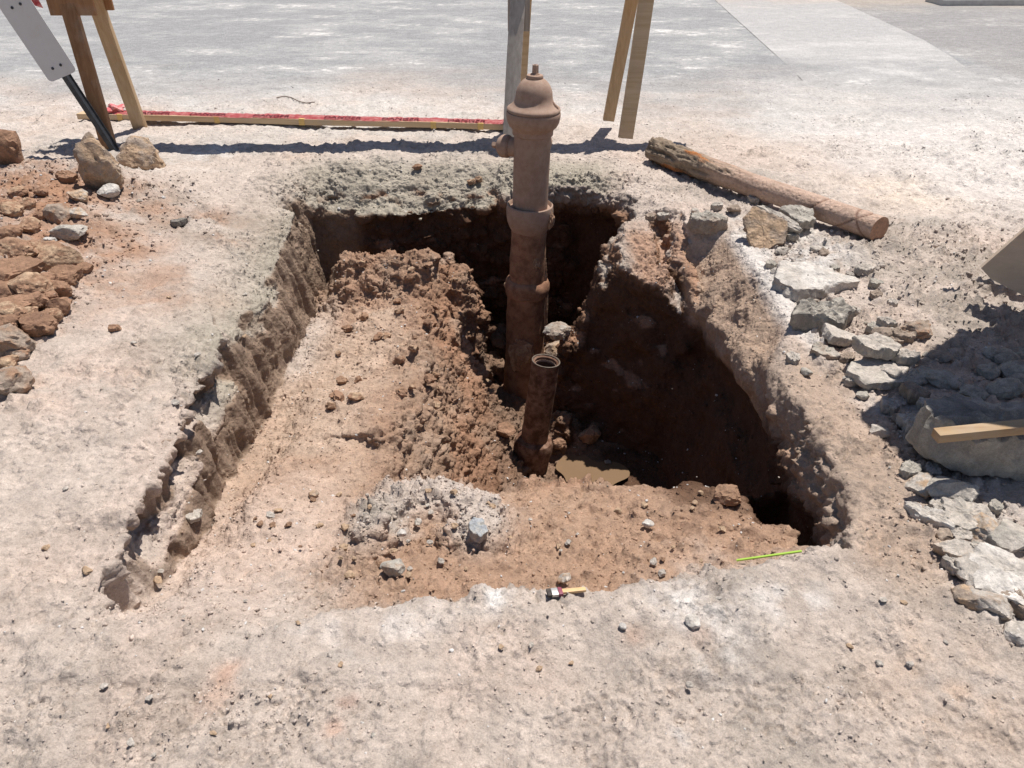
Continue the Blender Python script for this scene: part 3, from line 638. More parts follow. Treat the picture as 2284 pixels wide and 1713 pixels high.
# red clods of the spoil heap
G = 'red soil clods heaped beside the cut'
def clod(label, *a, **k): return stone('soil_clod', label, 'clod', *a, group=G, **{'lift': .2, 'rough': .075, **k})
clod('dark red upright boulder clod standing on the dusty ground above the heap', 8, 358, (.26, .22, .27), 'dred', 'red', 'block', 15, rough=.07)
clod('largest flat topped red clod of the spoil heap', 122, 572, (.26, .17, .12), 'red', 'tan', 'round', 5, rough=.05)
clod('broad red clod behind the largest flat topped clod', 40, 553, (.20, .14, .09), 'red', 'tan', 'round', -10)
clod('red clod with a dark hollow beneath it in the spoil heap', 30, 603, (.23, .17, .11), 'red', 'dred', 'round', 20)
clod('knobbly red clod below the largest flat topped clod', 145, 617, (.14, .11, .09), 'red', 'dred', 'round', 0)
for px_, py_, s_, r_ in [(65, 645, .15, 10), (15, 652, .13, 40), (135, 650, .085, 0), (35, 686, .12, 70), (78, 672, .10, 30), (130, 684, .09, 12), (100, 632, .09, 50), (12, 700, .10, 20), (60, 705, .09, 80), (100, 660, .08, 15), (50, 622, .09, 60), (110, 700, .075, 5), (5, 625, .11, 33), (75, 560, .08, 8), (190, 600, .06, 18), (20, 520, .10, 25), (65, 505, .08, 44), (95, 480, .07, 12), (60, 455, .07, 66), (25, 470, .09, 30), (90, 430, .06, 20), (40, 430, .08, 12)]:
    clod('fist sized red clod packed among the bigger clods of the spoil heap', px_, py_, (s_ * 1.2, s_ * 1.0, s_ * .9), 'red', random.Random(px_).choice(['dred', 'tan', 'red']), 'round', r_, rough=.07)
clod('low red brown clod with a flat top at the near end of the heap', 82, 724, (.17, .13, .09), 'dred', 'red', 'round', -8)
clod('small red clod squeezed beside the low flat topped clod', 18, 724, (.12, .10, .08), 'red', 'dred', 'round', 10)
clod('big grey brown boulder clod below the red heap', 14, 758, (.20, .15, .13), 'taupe', 'brown', 'round', 25)
clod('small grey red clod under the grey brown boulder clod', 36, 790, (.09, .07, .06), 'taupe', 'red', 'round', 0)
clod('orange red clod between the two grey brown boulder clods', 10, 815, (.11, .08, .07), 'red', 'tan', 'round', 40)
clod('rounded grey brown boulder clod lying past the end of the heap', 16, 856, (.16, .13, .11), 'taupe', 'brown', 'round', 60)
clod('lone thumb sized red clod on the grey bank', 255, 731, (.05, .04, .035), 'red', None, 'round', 0)

# broken pavement on the right bank
S = 'rubble_piece'
def slab(label, *a, **k): return stone(S, label, 'rubble', *a, group='broken concrete pieces on the right bank', **{'rough': .06, 'lift': .10, **k})
slab('tan faced broken slab tipped up on edge below the log', 1700, 510, (.24, .22, .045), 'tan', 'taupe', 'slab', -28, (48, 12), lift=1.5)
slab('thin pale slab splinter leaning over the tan faced slab', 1735, 492, (.25, .07, .04), 'pale', 'grey', 'slab', -42, (25, 14), lift=1.9)
slab('grey rough slab piece between the tan faced slab and the log', 1782, 492, (.21, .15, .06), 'grey', 'dgrey', 'slab', -35, (10, 8), lift=.7)
slab('grey topped slab with a brown broken face beside the cleft', 1572, 497, (.22, .12, .10), 'grey', 'taupe', 'slab', 8, (6, 6), lift=.35)
slab('flat whitish slab powdered with mortar dust', 1800, 625, (.38, .30, .07), 'white', 'pale', 'slab', -10, (4, -3), lift=.2, rough=.07)
slab('thick pitted grey block on the bank below the whitish slab', 1835, 715, (.27, .17, .14), 'grey', 'dgrey', 'slab', -4, (6, 2), rough=.08)
slab('smooth pale plate jutting out under the pitted grey block', 1870, 752, (.17, .13, .04), 'pale', 'pale', 'slab', 30, (10, 16), lift=.6, rough=.02)
slab('narrow slab sliver under the pitted grey block', 1838, 787, (.13, .08, .04), 'grey', 'taupe', 'slab', -25, (5, 10))
slab('pale broken slab lying half over the smooth flat plate', 1955, 785, (.19, .13, .055), 'pale', 'grey', 'slab', -12, (4, 8), lift=.9)
slab('smooth flat grey plate with clean edges beneath the pale broken slab', 1962, 835, (.22, .17, .035), 'pale', 'grey', 'slab', 8, (5, 0), lift=.6, rough=.0)
slab('long rounded stone at the edge of the shade', 2108, 850, (.17, .08, .07), 'grey', 'taupe', 'round', -30)
slab('brown soil crusted lump above the long rounded stone', 2045, 738, (.14, .10, .08), 'taupe', 'brown', 'round', 10, rough=.08)
slab('small dark cornered stone beside the soil crusted lump', 2092, 795, (.10, .07, .06), 'taupe', 'dgrey', 'block', 0)
slab('rounded grey cobble in the shade above the big block', 2235, 867, (.14, .10, .08), 'grey', 'dgrey', 'round', 15)
for px_, py_, s_ in [(2200, 828, .08), (2262, 825, .09), (2240, 800, .09), (2275, 850, .08), (2215, 790, .06), (2275, 790, .07), (2170, 880, .08)]:
    slab('fist sized grey cobble in the shaded cobble pile', px_, py_, (s_ * 1.2, s_, s_ * .7), 'grey', 'dgrey', 'round', px_ % 90)
slab('big grey concrete block lying under the short timber', 2205, 980, (.40, .28, .17), 'dgrey', 'grey', 'slab', -8, (-3, 4), lift=.35, rough=.07)
slab('squared pale block at the lower edge of the shade', 2120, 1092, (.15, .12, .09), 'pale', 'grey', 'block', 20)
slab('pale wedge beside the squared pale block', 2052, 1085, (.11, .08, .05), 'pale', 'tan', 'block', 35)
slab('pale slab split by a crack below the squared pale block', 2155, 1160, (.17, .12, .06), 'pale', 'grey', 'slab', -25, (4, 4))
slab('upright pale chunk right of the cracked slab', 2202, 1185, (.11, .10, .07), 'pale', 'tan', 'block', 50)
slab('pale chunk with a worn round edge beside the upright chunk', 2252, 1195, (.13, .11, .07), 'pale', 'grey', 'round', 10)
slab('long thin pale slab along the brown bank edge', 2072, 1152, (.13, .06, .04), 'pale', 'white', 'slab', -45)
slab('low flat slab between the bank and the whitest slab', 2155, 1232, (.17, .08, .035), 'pale', 'tan', 'slab', -15)
slab('whitest wide slab on the right bank with a gap below it', 2232, 1285, (.25, .19, .06), 'white', 'pale', 'slab', -25, (3, 3), rough=.06)
slab('narrow stone bedded in the gap below the whitest slab', 2207, 1345, (.12, .07, .06), 'pale', 'taupe', 'round', -50)
slab('brown stained stone bedded beside the narrow stone', 2160, 1332, (.08, .07, .05), 'taupe', 'tan', 'round', 0)
slab('last pale stone of the bank by the bare dusty ground', 2270, 1415, (.08, .07, .05), 'pale', 'white', 'round', 40)
for k, (px_, py_, s_) in enumerate([(1900, 850, .05), (1925, 880, .04), (1985, 905, .06), (2005, 940, .05), (1960, 960, .05), (2030, 1050, .06), (2095, 1130, .05), (2110, 1190, .05), (2130, 1260, .05), (2190, 1230, .05), (2240, 1370, .04), (1890, 800, .05), (1770, 800, .05), (1800, 830, .04), (1975, 720, .05), (2000, 760, .05), (1745, 560, .06), (1720, 590, .05), (1680, 445, .06), (1640, 470, .07), (1600, 460, .06), (1860, 600, .05), (1905, 690, .05), (2040, 880, .08), (2075, 905, .06), (2060, 830, .07), (2020, 800, .05), (2120, 930, .05), *[(np.interp(t, [0, .15, .4, .55, .75, .9, 1], [1740, 1850, 1890, 1990, 2040, 2130, 2250]) + random.Random(int(t * 977)).uniform(0, 150), np.interp(t, [0, .15, .4, .55, .75, .9, 1], [545, 650, 800, 900, 1080, 1250, 1400]) + random.Random(int(t * 3571)).uniform(-40, 40), random.Random(int(t * 7919)).uniform(.035, .085)) for t in np.linspace(.01, .99, 46)], (1480, 470, .06), (1450, 485, .05), (1550, 470, .05)]):
    slab('fist sized %s %s wedged between the broken slabs' % (['pale', 'grey', 'pale', 'brownish'][k % 4], ['flat rubble flake', 'chunky rubble lump', 'flat rubble flake'][k % 3]), px_, py_, (s_ * 1.3, s_, s_ * .65), ['pale', 'grey', 'pale', 'taupe'][k % 4], None, ['slab', 'block', 'slab'][k % 3], k * 37, lift=.2)

# stones in and around the cut
stone('rubble_stone', 'smooth slate grey stone at the end of the grey rubble ring', 'stone', 1066, 1182, (.055, .085, .035), 'slate', 'grey', 'slab', 15, (0, 8), rough=.03)
stone('rubble_stone', 'small white stone in the hollow of the grey rubble ring', 'stone', 896, 1186, (.028, .026, .022), 'white', None, 'round')
stone('rubble_stone', 'flat topped grey stone at the near side of the grey rubble ring', 'stone', 880, 1262, (.075, .06, .045), 'grey', 'taupe', 'block', 10)
stone('rubble_stone', 'round tan stone alone on the pale left floor', 'stone', 697, 1094, (.038, .032, .026), 'tan', 'taupe', 'round')
stone('rubble_stone', 'flat grey flake half bedded in the pale left floor', 'stone', 440, 1165, (.06, .05, .02), 'pale', 'grey', 'slab', 40)
stone('rubble_stone', 'white broken stone on the brown floor beyond the green strip', 'stone', 1446, 1162, (.04, .028, .022), 'white', 'pale', 'block', -40)
stone('rubble_stone', 'pinkish crumbly stone on the floor near the paint brush', 'stone', 1262, 1284, (.042, .034, .03), 'pale', 'tan', 'block')
stone('rubble_stone', 'rounded white pebble on the dusty ground in front', 'stone', 1546, 1386, (.036, .036, .024), 'white', 'pale', 'round')
stone('rubble_stone', 'small white pebble left of the rounded white pebble', 'stone', 1390, 1396, (.02, .02, .014), 'white', None, 'round')
stone('rubble_stone', 'little pale pebble with a dark shadow in the open dust', 'stone', 1538, 1528, (.016, .016, .012), 'pale', None, 'round')
stone('soil_clod', 'red brown clod on the rim of the shaded pit', 'clod', 1625, 1098, (.09, .075, .07), 'brown', 'red', 'round', rough=.08)
stone('soil_clod', 'wet red clod beside the broken pipe', 'clod', 1252, 868, (.075, .065, .06), 'red', 'dred', 'round', rough=.08)
stone('soil_clod', 'broad wet clod above the muddy puddle', 'clod', 1318, 958, (.13, .11, .12), 'red', 'tan', 'block', rough=.08)
stone('soil_clod', 'wet clod left of the broken pipe', 'clod', 1125, 950, (.12, .10, .09), 'red', 'dred', 'round', rough=.08)
stone('rubble_stone', 'grey white stone in the gap behind the hydrant stem', 'stone', 1243, 738, (.15, .12, .10), 'taupe', 'grey', 'round', 10, rough=.07)
stone('rubble_stone', 'tan stone below the grey white stone behind the hydrant', 'stone', 1240, 786, (.17, .13, .13), 'tan', 'taupe', 'round', 40, rough=.07)
stone('soil_clod', 'orange chip of brick red soil on the far rim', 'clod', 932, 373, (.07, .05, .035), 'red', None, 'block')
for k in range(46):
    r_ = random.Random(900 + k); px_, py_ = r_.uniform(740, 1080), r_.uniform(570, 900)
    if px_ > 1010 and py_ > 720: continue
    s_ = r_.uniform(.022, .058); cl_ = r_.choice(['red', 'brown', 'dred', 'red']); stone('soil_clod', '%s crumbly %s clod on the soil heap by the hydrant' % ('small' if s_ < .04 else 'larger', {'red': 'red', 'brown': 'brown', 'dred': 'dark red'}[cl_]), 'clod', px_, py_, (s_ * 1.2, s_, s_ * .8), cl_, r_.choice(['red', 'brown', 'tan']), 'block', k * 29, lift=.15, rough=.13, group='clods on the soil heap')
for k in range(60):
    r_ = random.Random(1500 + k); px_, py_ = r_.uniform(560, 1700), r_.uniform(1090, 1300); s_ = r_.uniform(.010, .026)
    cl_ = r_.choice(['tan', 'tan', 'pale', 'brown']); stone('rubble_stone', 'pebble sized %s lump on the floor of the cut in front of the pit' % cl_, 'stone', px_, py_, (s_ * 1.2, s_, s_ * .75), cl_, None, 'block', k * 29, lift=.15, rough=.1, group='small lumps on the front floor')
for k in range(36):
    r_ = random.Random(2500 + k); px_, py_ = r_.uniform(20, 2200), r_.uniform(1330, 1700); s_ = r_.uniform(.008, .016)
    if k % 3 == 0: px_, py_ = r_.uniform(40, 560), r_.uniform(640, 1300)
    if k % 3 == 0: s_ *= 1.6
    cl_ = r_.choice(['pale', 'pale', 'tan']); stone('rubble_stone', 'small %s dust coated pebble on the trodden ground %s' % (cl_, 'between the clod heap and the cut' if k % 3 == 0 else 'in front of the cut'), 'stone', px_, py_, (s_ * 1.3, s_, s_ * .6), cl_, None, 'block', k * 29, lift=.12, rough=.08, group='pebbles on the trodden ground')

# ------------------------------------------------------------------ fire hydrant
HB = Vector((.066, 3.80, -1.22)); hyd = empty('fire_hydrant', HB, (R(.4), R(1.3), 0))
tag(hyd, 'tall dust coated fire hydrant standing in the dug pit with its buried stem exposed', 'fire hydrant')
def hz(z_): return z_ + 1.22
def hl(name, prof, mat, n=48, smooth=40, par=hyd): return bm_obj(name, lathe([(r_, hz(z_)) for r_, z_ in prof], n), mat, par, smooth)
def roughen(o, amp_, sc=9, seed=1):
    me = o.data; n_ = len(me.vertices); v = np.empty(n_ * 3, np.float32); me.vertices.foreach_get('co', v); v = v.reshape(-1, 3).astype(np.float64)
    nn_ = np.empty(n_ * 3, np.float32); me.vertices.foreach_get('normal', nn_); nn_ = nn_.reshape(-1, 3)
    v = v + nn_ * (amp_ * fbm(v * sc, 4, seed))[:, None]; me.vertices.foreach_set('co', v.astype(np.float32).ravel()); me.update()
zs_ = np.linspace(-1.22, -.50, 30)
low = hl('lower_stem', [(.108 + .012 * ss(-.8, -1.2, q), q) for q in zs_] + [(.118, -.495)], M_IRONLOW, 56); roughen(low, .010, 14, 3)
cpl = hl('coupling_collar', [(.10, -.52), (.118, -.505), (.123, -.47), (.122, -.445), (.112, -.425), (.096, -.415)], M_IRONLOW, 56); roughen(cpl, .008, 16, 5)
mid = hl('middle_stem', [(.097 - .003 * ss(-.4, -.1, q), q) for q in np.linspace(-.43, -.10, 18)], M_IRONLOW, 56); roughen(mid, .006, 14, 7)
fl = hl('ground_flange', [(.095, -.135), (.104, -.12), (.116, -.09), (.122, -.06), (.1225, -.02), (.119, .0), (.113, .004), (.108, -.004), (.104, -.014), (.094, -.016)], M_IRON, 56); roughen(fl, .003, 20, 9)
hl('barrel', [(.090, -.02)] + [(.0905 + .0012 * q, -.02 + .385 * q) for q in np.linspace(.02, 1, 10)], M_IRON, 56)
bon = hl('bonnet', [(.092, .355), (.100, .36), (.1005, .382), (.104, .388), (.117, .400), (.127, .420), (.132, .445), (.1325, .462), (.130, .467), (.1255, .468), (.1255, .4725), (.1305, .474), (.1305, .480), (.127, .486), (.118, .492), (.106, .501), (.097, .513), (.091, .527), (.0885, .542), (.087, .556), (.082, .574), (.073, .591), (.060, .606), (.046, .616), (.038, .620)], M_IRON, 64)
hl('cap_ring', [(.030, .615), (.0395, .617), (.0405, .622), (.0405, .630), (.038, .634), (.022, .636), (.0215, .640), (.012, .641)], M_IRON, 36, par=bon)
nut = bm_obj('operating_nut', lathe([(.0165, hz(.636)), (.0170, hz(.640)), (.0160, hz(.676)), (.0145, hz(.679)), (.008, hz(.679)), (.0075, hz(.672))], 5), M_IRON, hyd)
# lug with bolt and scooped notch on the bonnet's right side
bmv = bmesh.new()
for a0 in (-38,):
    a_ = R(a0); c_ = Vector((.104 * math.cos(a_), .104 * math.sin(a_), hz(.478))); lathe([(.011, 0), (.011, .012), (.009, .016), (.004, .017)], 12, bmv, Matrix.Translation(c_))
bm_obj('bonnet_bolt', bmv, M_IRON, bon, 40)
a_ = R(-18); lugm = Matrix.Translation((.098 * math.cos(a_), .098 * math.sin(a_), hz(.512))) @ Matrix.Rotation(a_, 4, 'Z')
bml = bmesh.new(); bmesh.ops.create_cube(bml, size=1, matrix=lugm @ Matrix.Diagonal((.052, .012, .060, 1)))
for v in bml.verts:
    q = lugm.inverted() @ v.co
    if q.x > 0 and q.z > 0: q.z -= .046; v.co = lugm @ q
bmesh.ops.bevel(bml, geom=bml.edges[:], offset=.003, segments=2, affect='EDGES'); bm_obj('bonnet_rib', bml, M_IRON, bon, 40)
def nozzle(dirx, diry, z_, r_, ln, name):
    d_ = Vector((dirx, diry, 0)).normalized(); M_ = Matrix.Translation((0, 0, hz(z_))) @ d_.to_track_quat('Z', 'Y').to_matrix().to_4x4()
    oz = bm_obj(name, lathe([(r_ * 1.02, .06), (r_, .085), (r_, ln - .035), (r_ * 1.12, ln - .032), (r_ * 1.12, ln - .026)], 36, None, M_), M_IRON, hyd, 40)
    bm_obj('nozzle_cap', lathe([(r_ * 1.18, ln - .026), (r_ * 1.2, ln - .02), (r_ * 1.2, ln - .004), (r_ * 1.1, ln + .012), (r_ * .82, ln + .026), (r_ * .5, ln + .034), (r_ * .34, ln + .037)], 36, None, M_), M_IRON, oz, 40)
    bm_obj('cap_nut', lathe([(.017, ln + .03), (.0165, ln + .055), (.012, ln + .060)], 5, None, M_), M_IRON, oz)
nozzle(-.94, .30, .285, .047, .150, 'hose_nozzle'); nozzle(.36, .93, .285, .047, .150, 'hose_nozzle')
# soil still sticking to the stem
for k, (a0, z_, w_, h_, d_) in enumerate([(-25, -.055, .055, .12, .04), (-8, -.38, .035, .22, .03), (-12, -.62, .04, .30, .035), (160, -.49, .06, .10, .05), (-100, -.85, .16, .22, .05), (-60, -.30, .05, .09, .02)]):
    a_ = R(a0); me = stone_mesh(700 + k, (w_, d_, h_), KC['red'], KC['tan'], 'round', .12); o = link('mud_crust', me, hyd, M_STONE)
    rr = .108 if z_ > -.45 else .112
    if z_ > -.1: rr = .118
    if -.45 < z_ < -.2: rr = .094
    o.location = (rr * math.cos(a_), rr * math.sin(a_), hz(z_)); o.rotation_euler = (0, 0, a_ + math.pi / 2)

# ------------------------------------------------------------------ broken pipe stub
pb, pt = Vector((.098, 3.02, -1.06)), Vector((.160, 3.05, -.50)); ax3 = (pt - pb); LN = ax3.length
stub = empty('broken_pipe', pb); stub.rotation_euler = ax3.to_track_quat('Z', 'Y').to_euler(); tag(stub, 'rusty open topped pipe stub rising from the pit beside the hydrant', 'pipe')
o = bm_obj('pipe_wall', lathe([(.060, -.10)] + [(.066, q) for q in np.linspace(0, LN - .02, 16)] + [(.066, LN), (.063, LN + .002), (.052, LN - .004), (.0515, LN - .05), (.051, LN - .30), (.0, LN - .302)], 44), M_RUST, stub, 40); roughen(o, .004, 22, 11)
o = bm_obj('pipe_bell', lathe([(.088, -.12), (.092, .03), (.098, .05), (.098, .10), (.090, .118), (.066, .128)], 44), M_RUST, stub, 40); roughen(o, .008, 18, 13)
bm_obj('gasket_ring', lathe([(.0645, LN - .001), (.0675, LN + .001), (.0675, LN + .006), (.0640, LN + .007), (.0610, LN + .004)], 44, closed=True), M_RING, stub, 40)
bm_obj('inner_ring', lathe([(.0515, LN - .028), (.0515, LN - .018), (.0485, LN - .017), (.0482, LN - .027)], 44, closed=True), M_IRON, stub, 40)
for k, (a0, z_, w_, h_) in enumerate([(-25, .14, .045, .16), (-40, .05, .07, .07), (-100, .36, .04, .04), (-10, .47, .03, .08)]):
    a_ = R(a0); o = link('mud_crust', stone_mesh(760 + k, (w_, .018, h_), KC['brown' if k > 1 else 'red'], KC['tan'], 'round', .12), stub, M_STONE); o.location = (.060 * math.cos(a_), .060 * math.sin(a_), z_); o.rotation_euler = (0, 0, a_ + math.pi / 2)

# ------------------------------------------------------------------ puddle
m, N_, L_, B_ = nodes('muddy_water'); tc = N_.new('ShaderNodeTexCoord'); nz_ = noise_node(N_, L_, tc.outputs['Object'], 30, 3, .5); n5 = noise_node(N_, L_, tc.outputs['Object'], 6, 4, .5)
L_.new(mix_col(N_, L_, 'MIX', n5.outputs[0], (.215, .14, .085), (.175, .112, .066)), B_.inputs['Base Color']); B_.inputs['Roughness'].default_value = .06; B_.inputs['IOR'].default_value = 1.33
bump(N_, L_, B_, nz_.outputs[0], .35, .004)
bm = bmesh.new(); c0 = Vector((.385, 2.92, -1.088)); ring = [bm.verts.new(c0 + Vector((math.cos(t) * (.165 + .045 * math.sin(3 * t + 1)), math.sin(t) * (.16 + .04 * math.sin(4 * t)), 0))) for t in [k * 2 * math.pi / 48 for k in range(48)]]
bm.faces.new(ring); bmesh.ops.triangulate(bm, faces=bm.faces); bm.normal_update()
pud = bm_obj('water', bm, m); tag(pud, kind='structure')
for p_ in pud.data.polygons:
    if p_.normal.z < 0: pud.data.flip_normals(); break
bm = bmesh.new(); bmesh.ops.create_cube(bm, size=1, matrix=Matrix.Diagonal((.035, .022, .012, 1))); bmesh.ops.bevel(bm, geom=bm.edges[:], offset=.003, segments=2, affect='EDGES')
o = bm_obj('metal_scrap', bm, M_TIN, None, 40); o.location = P(1358, 1003, -1.0); o.location.z = max(gz(o.location.x, o.location.y) + .006, -1.08); o.rotation_euler = (.2, .3, .3); tag(o, 'tiny shiny metal scrap at the edge of the muddy puddle', 'scrap')

# ------------------------------------------------------------------ wooden barricade behind the hole
bar = empty('wooden_barricade', (-.8, 5.03, 0)); tag(bar, 'long timber barricade on splayed wooden legs behind the hole', 'barricade')
def bpart(name, a, b, w, t, mat, up, **k):
    o = bm_obj(name, beam(a, b, w, t, up, **k), mat, None, 40); o.parent = bar; o.matrix_parent_inverse = Matrix.Translation(-bar.location); return o
BZ = .93
bpart('cross_beam', (-2.62, 5.03, BZ), (1.32, 5.03, BZ), .19, .06, M_WOODX, (0, 0, 1), cuts=20)
def leg(fx, fy, fz, tx, ty, tz, mat, w=.089, t=.038, seed=0):
    a, b = Vector((fx, fy, fz)), Vector((tx, ty, tz)); return bpart('leg', a, b, w, t, mat, (0, 1, 0), seed=seed, bev=.003)
leg(-2.535, 5.28, gz(-2.535, 5.28) - .005, -2.53, 5.09, 1.0, M_WOOD, seed=1); leg(-2.50, 4.74, gz(-2.5, 4.74) - .005, -2.62, 4.97, 1.0, M_WOODDARK, seed=2)
leg(.04, 5.33, gz(.04, 5.33) - .005, .085, 5.095, 1.0, M_WOODX, seed=3); leg(-.02, 4.62, gz(-.02, 4.62) - .005, .045, 4.96, 1.0, M_WOODGREY, seed=4)
leg(.652, 5.25, .06, .745, 5.10, 1.0, M_WOOD, w=.075, seed=5); leg(.706, 4.78, .068, .80, 4.96, 1.0, M_WOODX, seed=6)
for cx_, zl, mt, wd in [(-2.575, .745, M_WOODDARK, .27), (.04, .66, M_WOODGREY, .13), (.77, .86, M_WOOD, .2)]:
    for yy in (4.895, 5.165):
        o = bpart('gusset', (cx_ - wd / 2, yy + (.02 if yy < 5 else -.02), (zl + 1.0) / 2), (cx_ + wd / 2, yy + (.02 if yy < 5 else -.02), (zl + 1.0) / 2), .02, 1.0 - zl, mt, (0, 0, 1))
# cord and tape tied at the beam end
def tube(pts, r_, n=8):
    bm = bmesh.new(); rings = []
    for i, p in enumerate(pts):
        p = Vector(p); t_ = (Vector(pts[min(i + 1, len(pts) - 1)]) - Vector(pts[max(i - 1, 0)])).normalized(); s_ = t_.cross(Vector((0, .3, 1))).normalized(); u_ = s_.cross(t_)
        rr = r_[i] if hasattr(r_, '__len__') else r_
        rings.append([bm.verts.new(p + s_ * rr * math.cos(a) + u_ * rr * math.sin(a)) for a in [2 * math.pi * k / n for k in range(n)]])
    for A, B in zip(rings, rings[1:]):
        for k in range(n): bm.faces.new((A[k], A[(k + 1) % n], B[(k + 1) % n], B[k]))
    bm.faces.new(rings[0]); bm.faces.new(rings[-1]); return bm
o = bm_obj('barrier_cord', tube([(-2.6 - 2.2 * t, 5.0 + .02 * math.sin(t * 9), .95 + .03 * math.sin(t * 5) - .12 * t * (1 - t)) for t in np.linspace(0, 1, 24)], .008), M_TAPE, None, 60)
tag(o, 'thin red barrier cord tied to the end of the barricade beam', 'cord')
bm = bmesh.new(); pts = [(-2.80, 4.955, .97), (-2.79, 4.945, .90), (-2.805, 4.95, .84), (-2.785, 4.94, .795)]
va = [bm.verts.new(Vector(p) + Vector((-.022, 0, 0))) for p in pts]; vb = [bm.verts.new(Vector(p) + Vector((.022, .012, -.006 * i))) for i, p in enumerate(pts)]
for k in range(3): bm.faces.new((va[k], vb[k], vb[k + 1], va[k + 1]))
bmesh.ops.solidify(bm, geom=bm.faces[:], thickness=.002); o = bm_obj('tape_end', bm, M_TAPE, None, 60); tag(o, 'torn red tape end dangling from the barrier cord', 'tape')

# ------------------------------------------------------------------ taped plank on the ground
pa, pbk = Vector((-3.04, 5.50, 0)), Vector((.10, 5.20, 0)); zpl = max(gz(pa.x + .3, pa.y), gz(-1.5, 5.35), gz(pbk.x, pbk.y)) + .012
plank = empty('plank', ((pa + pbk) / 2).to_tuple()[:2] + (zpl,), (0, 0, math.atan2(pbk.y - pa.y, pbk.x - pa.x))); tag(plank, 'long narrow plank lying on the ground behind the hole with red tape along it', 'plank')
PL = (pbk - pa).length
bm_obj('timber', beam((-PL / 2, 0, .016), (PL / 2, 0, .016), .085, .038, cuts=24, wob=.002), M_WOODX, plank, 40)
for xx in (-1.28, -.58, .02, .93, 1.25):
    bm = beam((xx, 0, .016), (xx + .038, 0, .016), .0905, .0435, cuts=1, wob=0, bev=.002); bm_obj('yellow_band', bm, M_YELLOW, plank, 40)
rt = random.Random(3); tape = empty('danger_tape', plank.location + Vector((0, 0, 0)), plank.rotation_euler); tag(tape, 'crumpled red warning tape stretched along the top of the plank', 'tape')
bm = bmesh.new(); nT = 120; pr_ = None
for i in range(nT):
    t = i / (nT - 1); xx = -PL / 2 + .26 + t * (PL - .28); zz = .0395 + .003 * abs(math.sin(t * 61)) + .004 * rt.random() * (rt.random() > .6); yy = .012 + .006 * math.sin(t * 17)
    rw = [bm.verts.new((xx, yy - .052 + (0 if k else 0), zz - (.008 if k == 0 else 0))) if k == 0 else bm.verts.new((xx, yy - .052 + .082 * k / 4, zz + .0025 * rt.random())) for k in range(5)]
    if pr_:
        for k in range(4): bm.faces.new((pr_[k], rw[k], rw[k + 1], pr_[k + 1]))
    pr_ = rw
bmesh.ops.solidify(bm, geom=bm.faces[:], thickness=.0008); bm_obj('tape_strip', bm, M_TAPE, tape, 60)
xx = -PL / 2 + .42; kk = 0
while xx < PL / 2 - .3:
    cu = bpy.data.curves.new('lettering', 'FONT'); cu.body = 'DANGER'; cu.size = .062; cu.extrude = .0008; cu.space_character = 1.05
    to = bpy.data.objects.new('t', cu); COL.objects.link(to); dg = bpy.context.evaluated_depsgraph_get(); me = bpy.data.meshes.new_from_object(to.evaluated_get(dg)); bpy.data.objects.remove(to)
    o = link('lettering', me, tape, M_TAPEINK); o.location = (xx, -.033, .0475); xx += .40 + .05 * (kk % 3); kk += 1
bm = bmesh.new(); bmesh.ops.create_icosphere(bm, subdivisions=3, radius=.05)
for v in bm.verts: v.co *= 1 + .45 * math.sin(v.co.x * 90 + v.co.y * 70) * math.sin(v.co.z * 80 + 2); v.co.z *= .6; v.co.x *= 1.3
o = bm_obj('tape_knot', bm, M_TAPE, tape, 30); o.location = (-PL / 2 + .26, .03, .055)

# ------------------------------------------------------------------ leaning marker post
sb, st_ = Vector((-2.46, 4.72, gz(-2.46, 4.72) - .01)), Vector((-2.90, 4.70, 1.20)); dd = (st_ - sb).normalized()
mk = empty('marker_post', sb); mk.rotation_euler = dd.to_track_quat('Z', 'Y').to_euler(); tag(mk, 'leaning dark steel post with a narrow white sign panel propped on the stones', 'sign post')
mk_rot = mk.rotation_euler.to_matrix().inverted() @ Vector((0, -1, 0)); az0 = math.atan2(mk_rot.y, mk_rot.x)      # turn so that the panel faces the road works
def mb(name, bm, mat, par=mk, sm=30):
    bmesh.ops.rotate(bm, cent=(0, 0, 0), matrix=Matrix.Rotation(az0 + math.pi / 2, 3, 'Z'), verts=bm.verts); return bm_obj(name, bm, mat, par, sm)
bm = bmesh.new(); prof = [(-.030, .012), (-.018, .012), (-.012, -.014), (.012, -.014), (.018, .012), (.030, .012), (.030, .008), (.021, .008), (.015, -.018), (-.015, -.018), (-.021, .008), (-.030, .008)]
ra = [bm.verts.new((a, b, 0)) for a, b in prof]; rb = [bm.verts.new((a, b, 1.30)) for a, b in prof]
for k in range(12): bm.faces.new((ra[k], ra[(k + 1) % 12], rb[(k + 1) % 12], rb[k]))
bm.faces.new(ra); bm.faces.new(rb); mb('channel_post', bm, M_STEEL)
bm = bmesh.new(); rr_ = [(sx_ * (.070 + .025 * math.cos(a)), cz + sz * .025 * math.sin(a)) for sx_, sz, cz, order in ((1, -1, .495, 1), (1, 1, 1.345, -1), (-1, 1, 1.345, 1), (-1, -1, .495, -1)) for a in ([R(q) for q in (90, 60, 30, 0)][::order])]
fa = [bm.verts.new((a, -.0225, b)) for a, b in rr_]; fb = [bm.verts.new((a, -.0195, b)) for a, b in rr_]; bm.faces.new(fa); bm.faces.new(fb[::-1])
for k in range(len(rr_)): bm.faces.new((fa[k], fa[(k + 1) % len(rr_)], fb[(k + 1) % len(rr_)], fb[k]))
pan = mb('sign_panel', bm, M_SIGN)
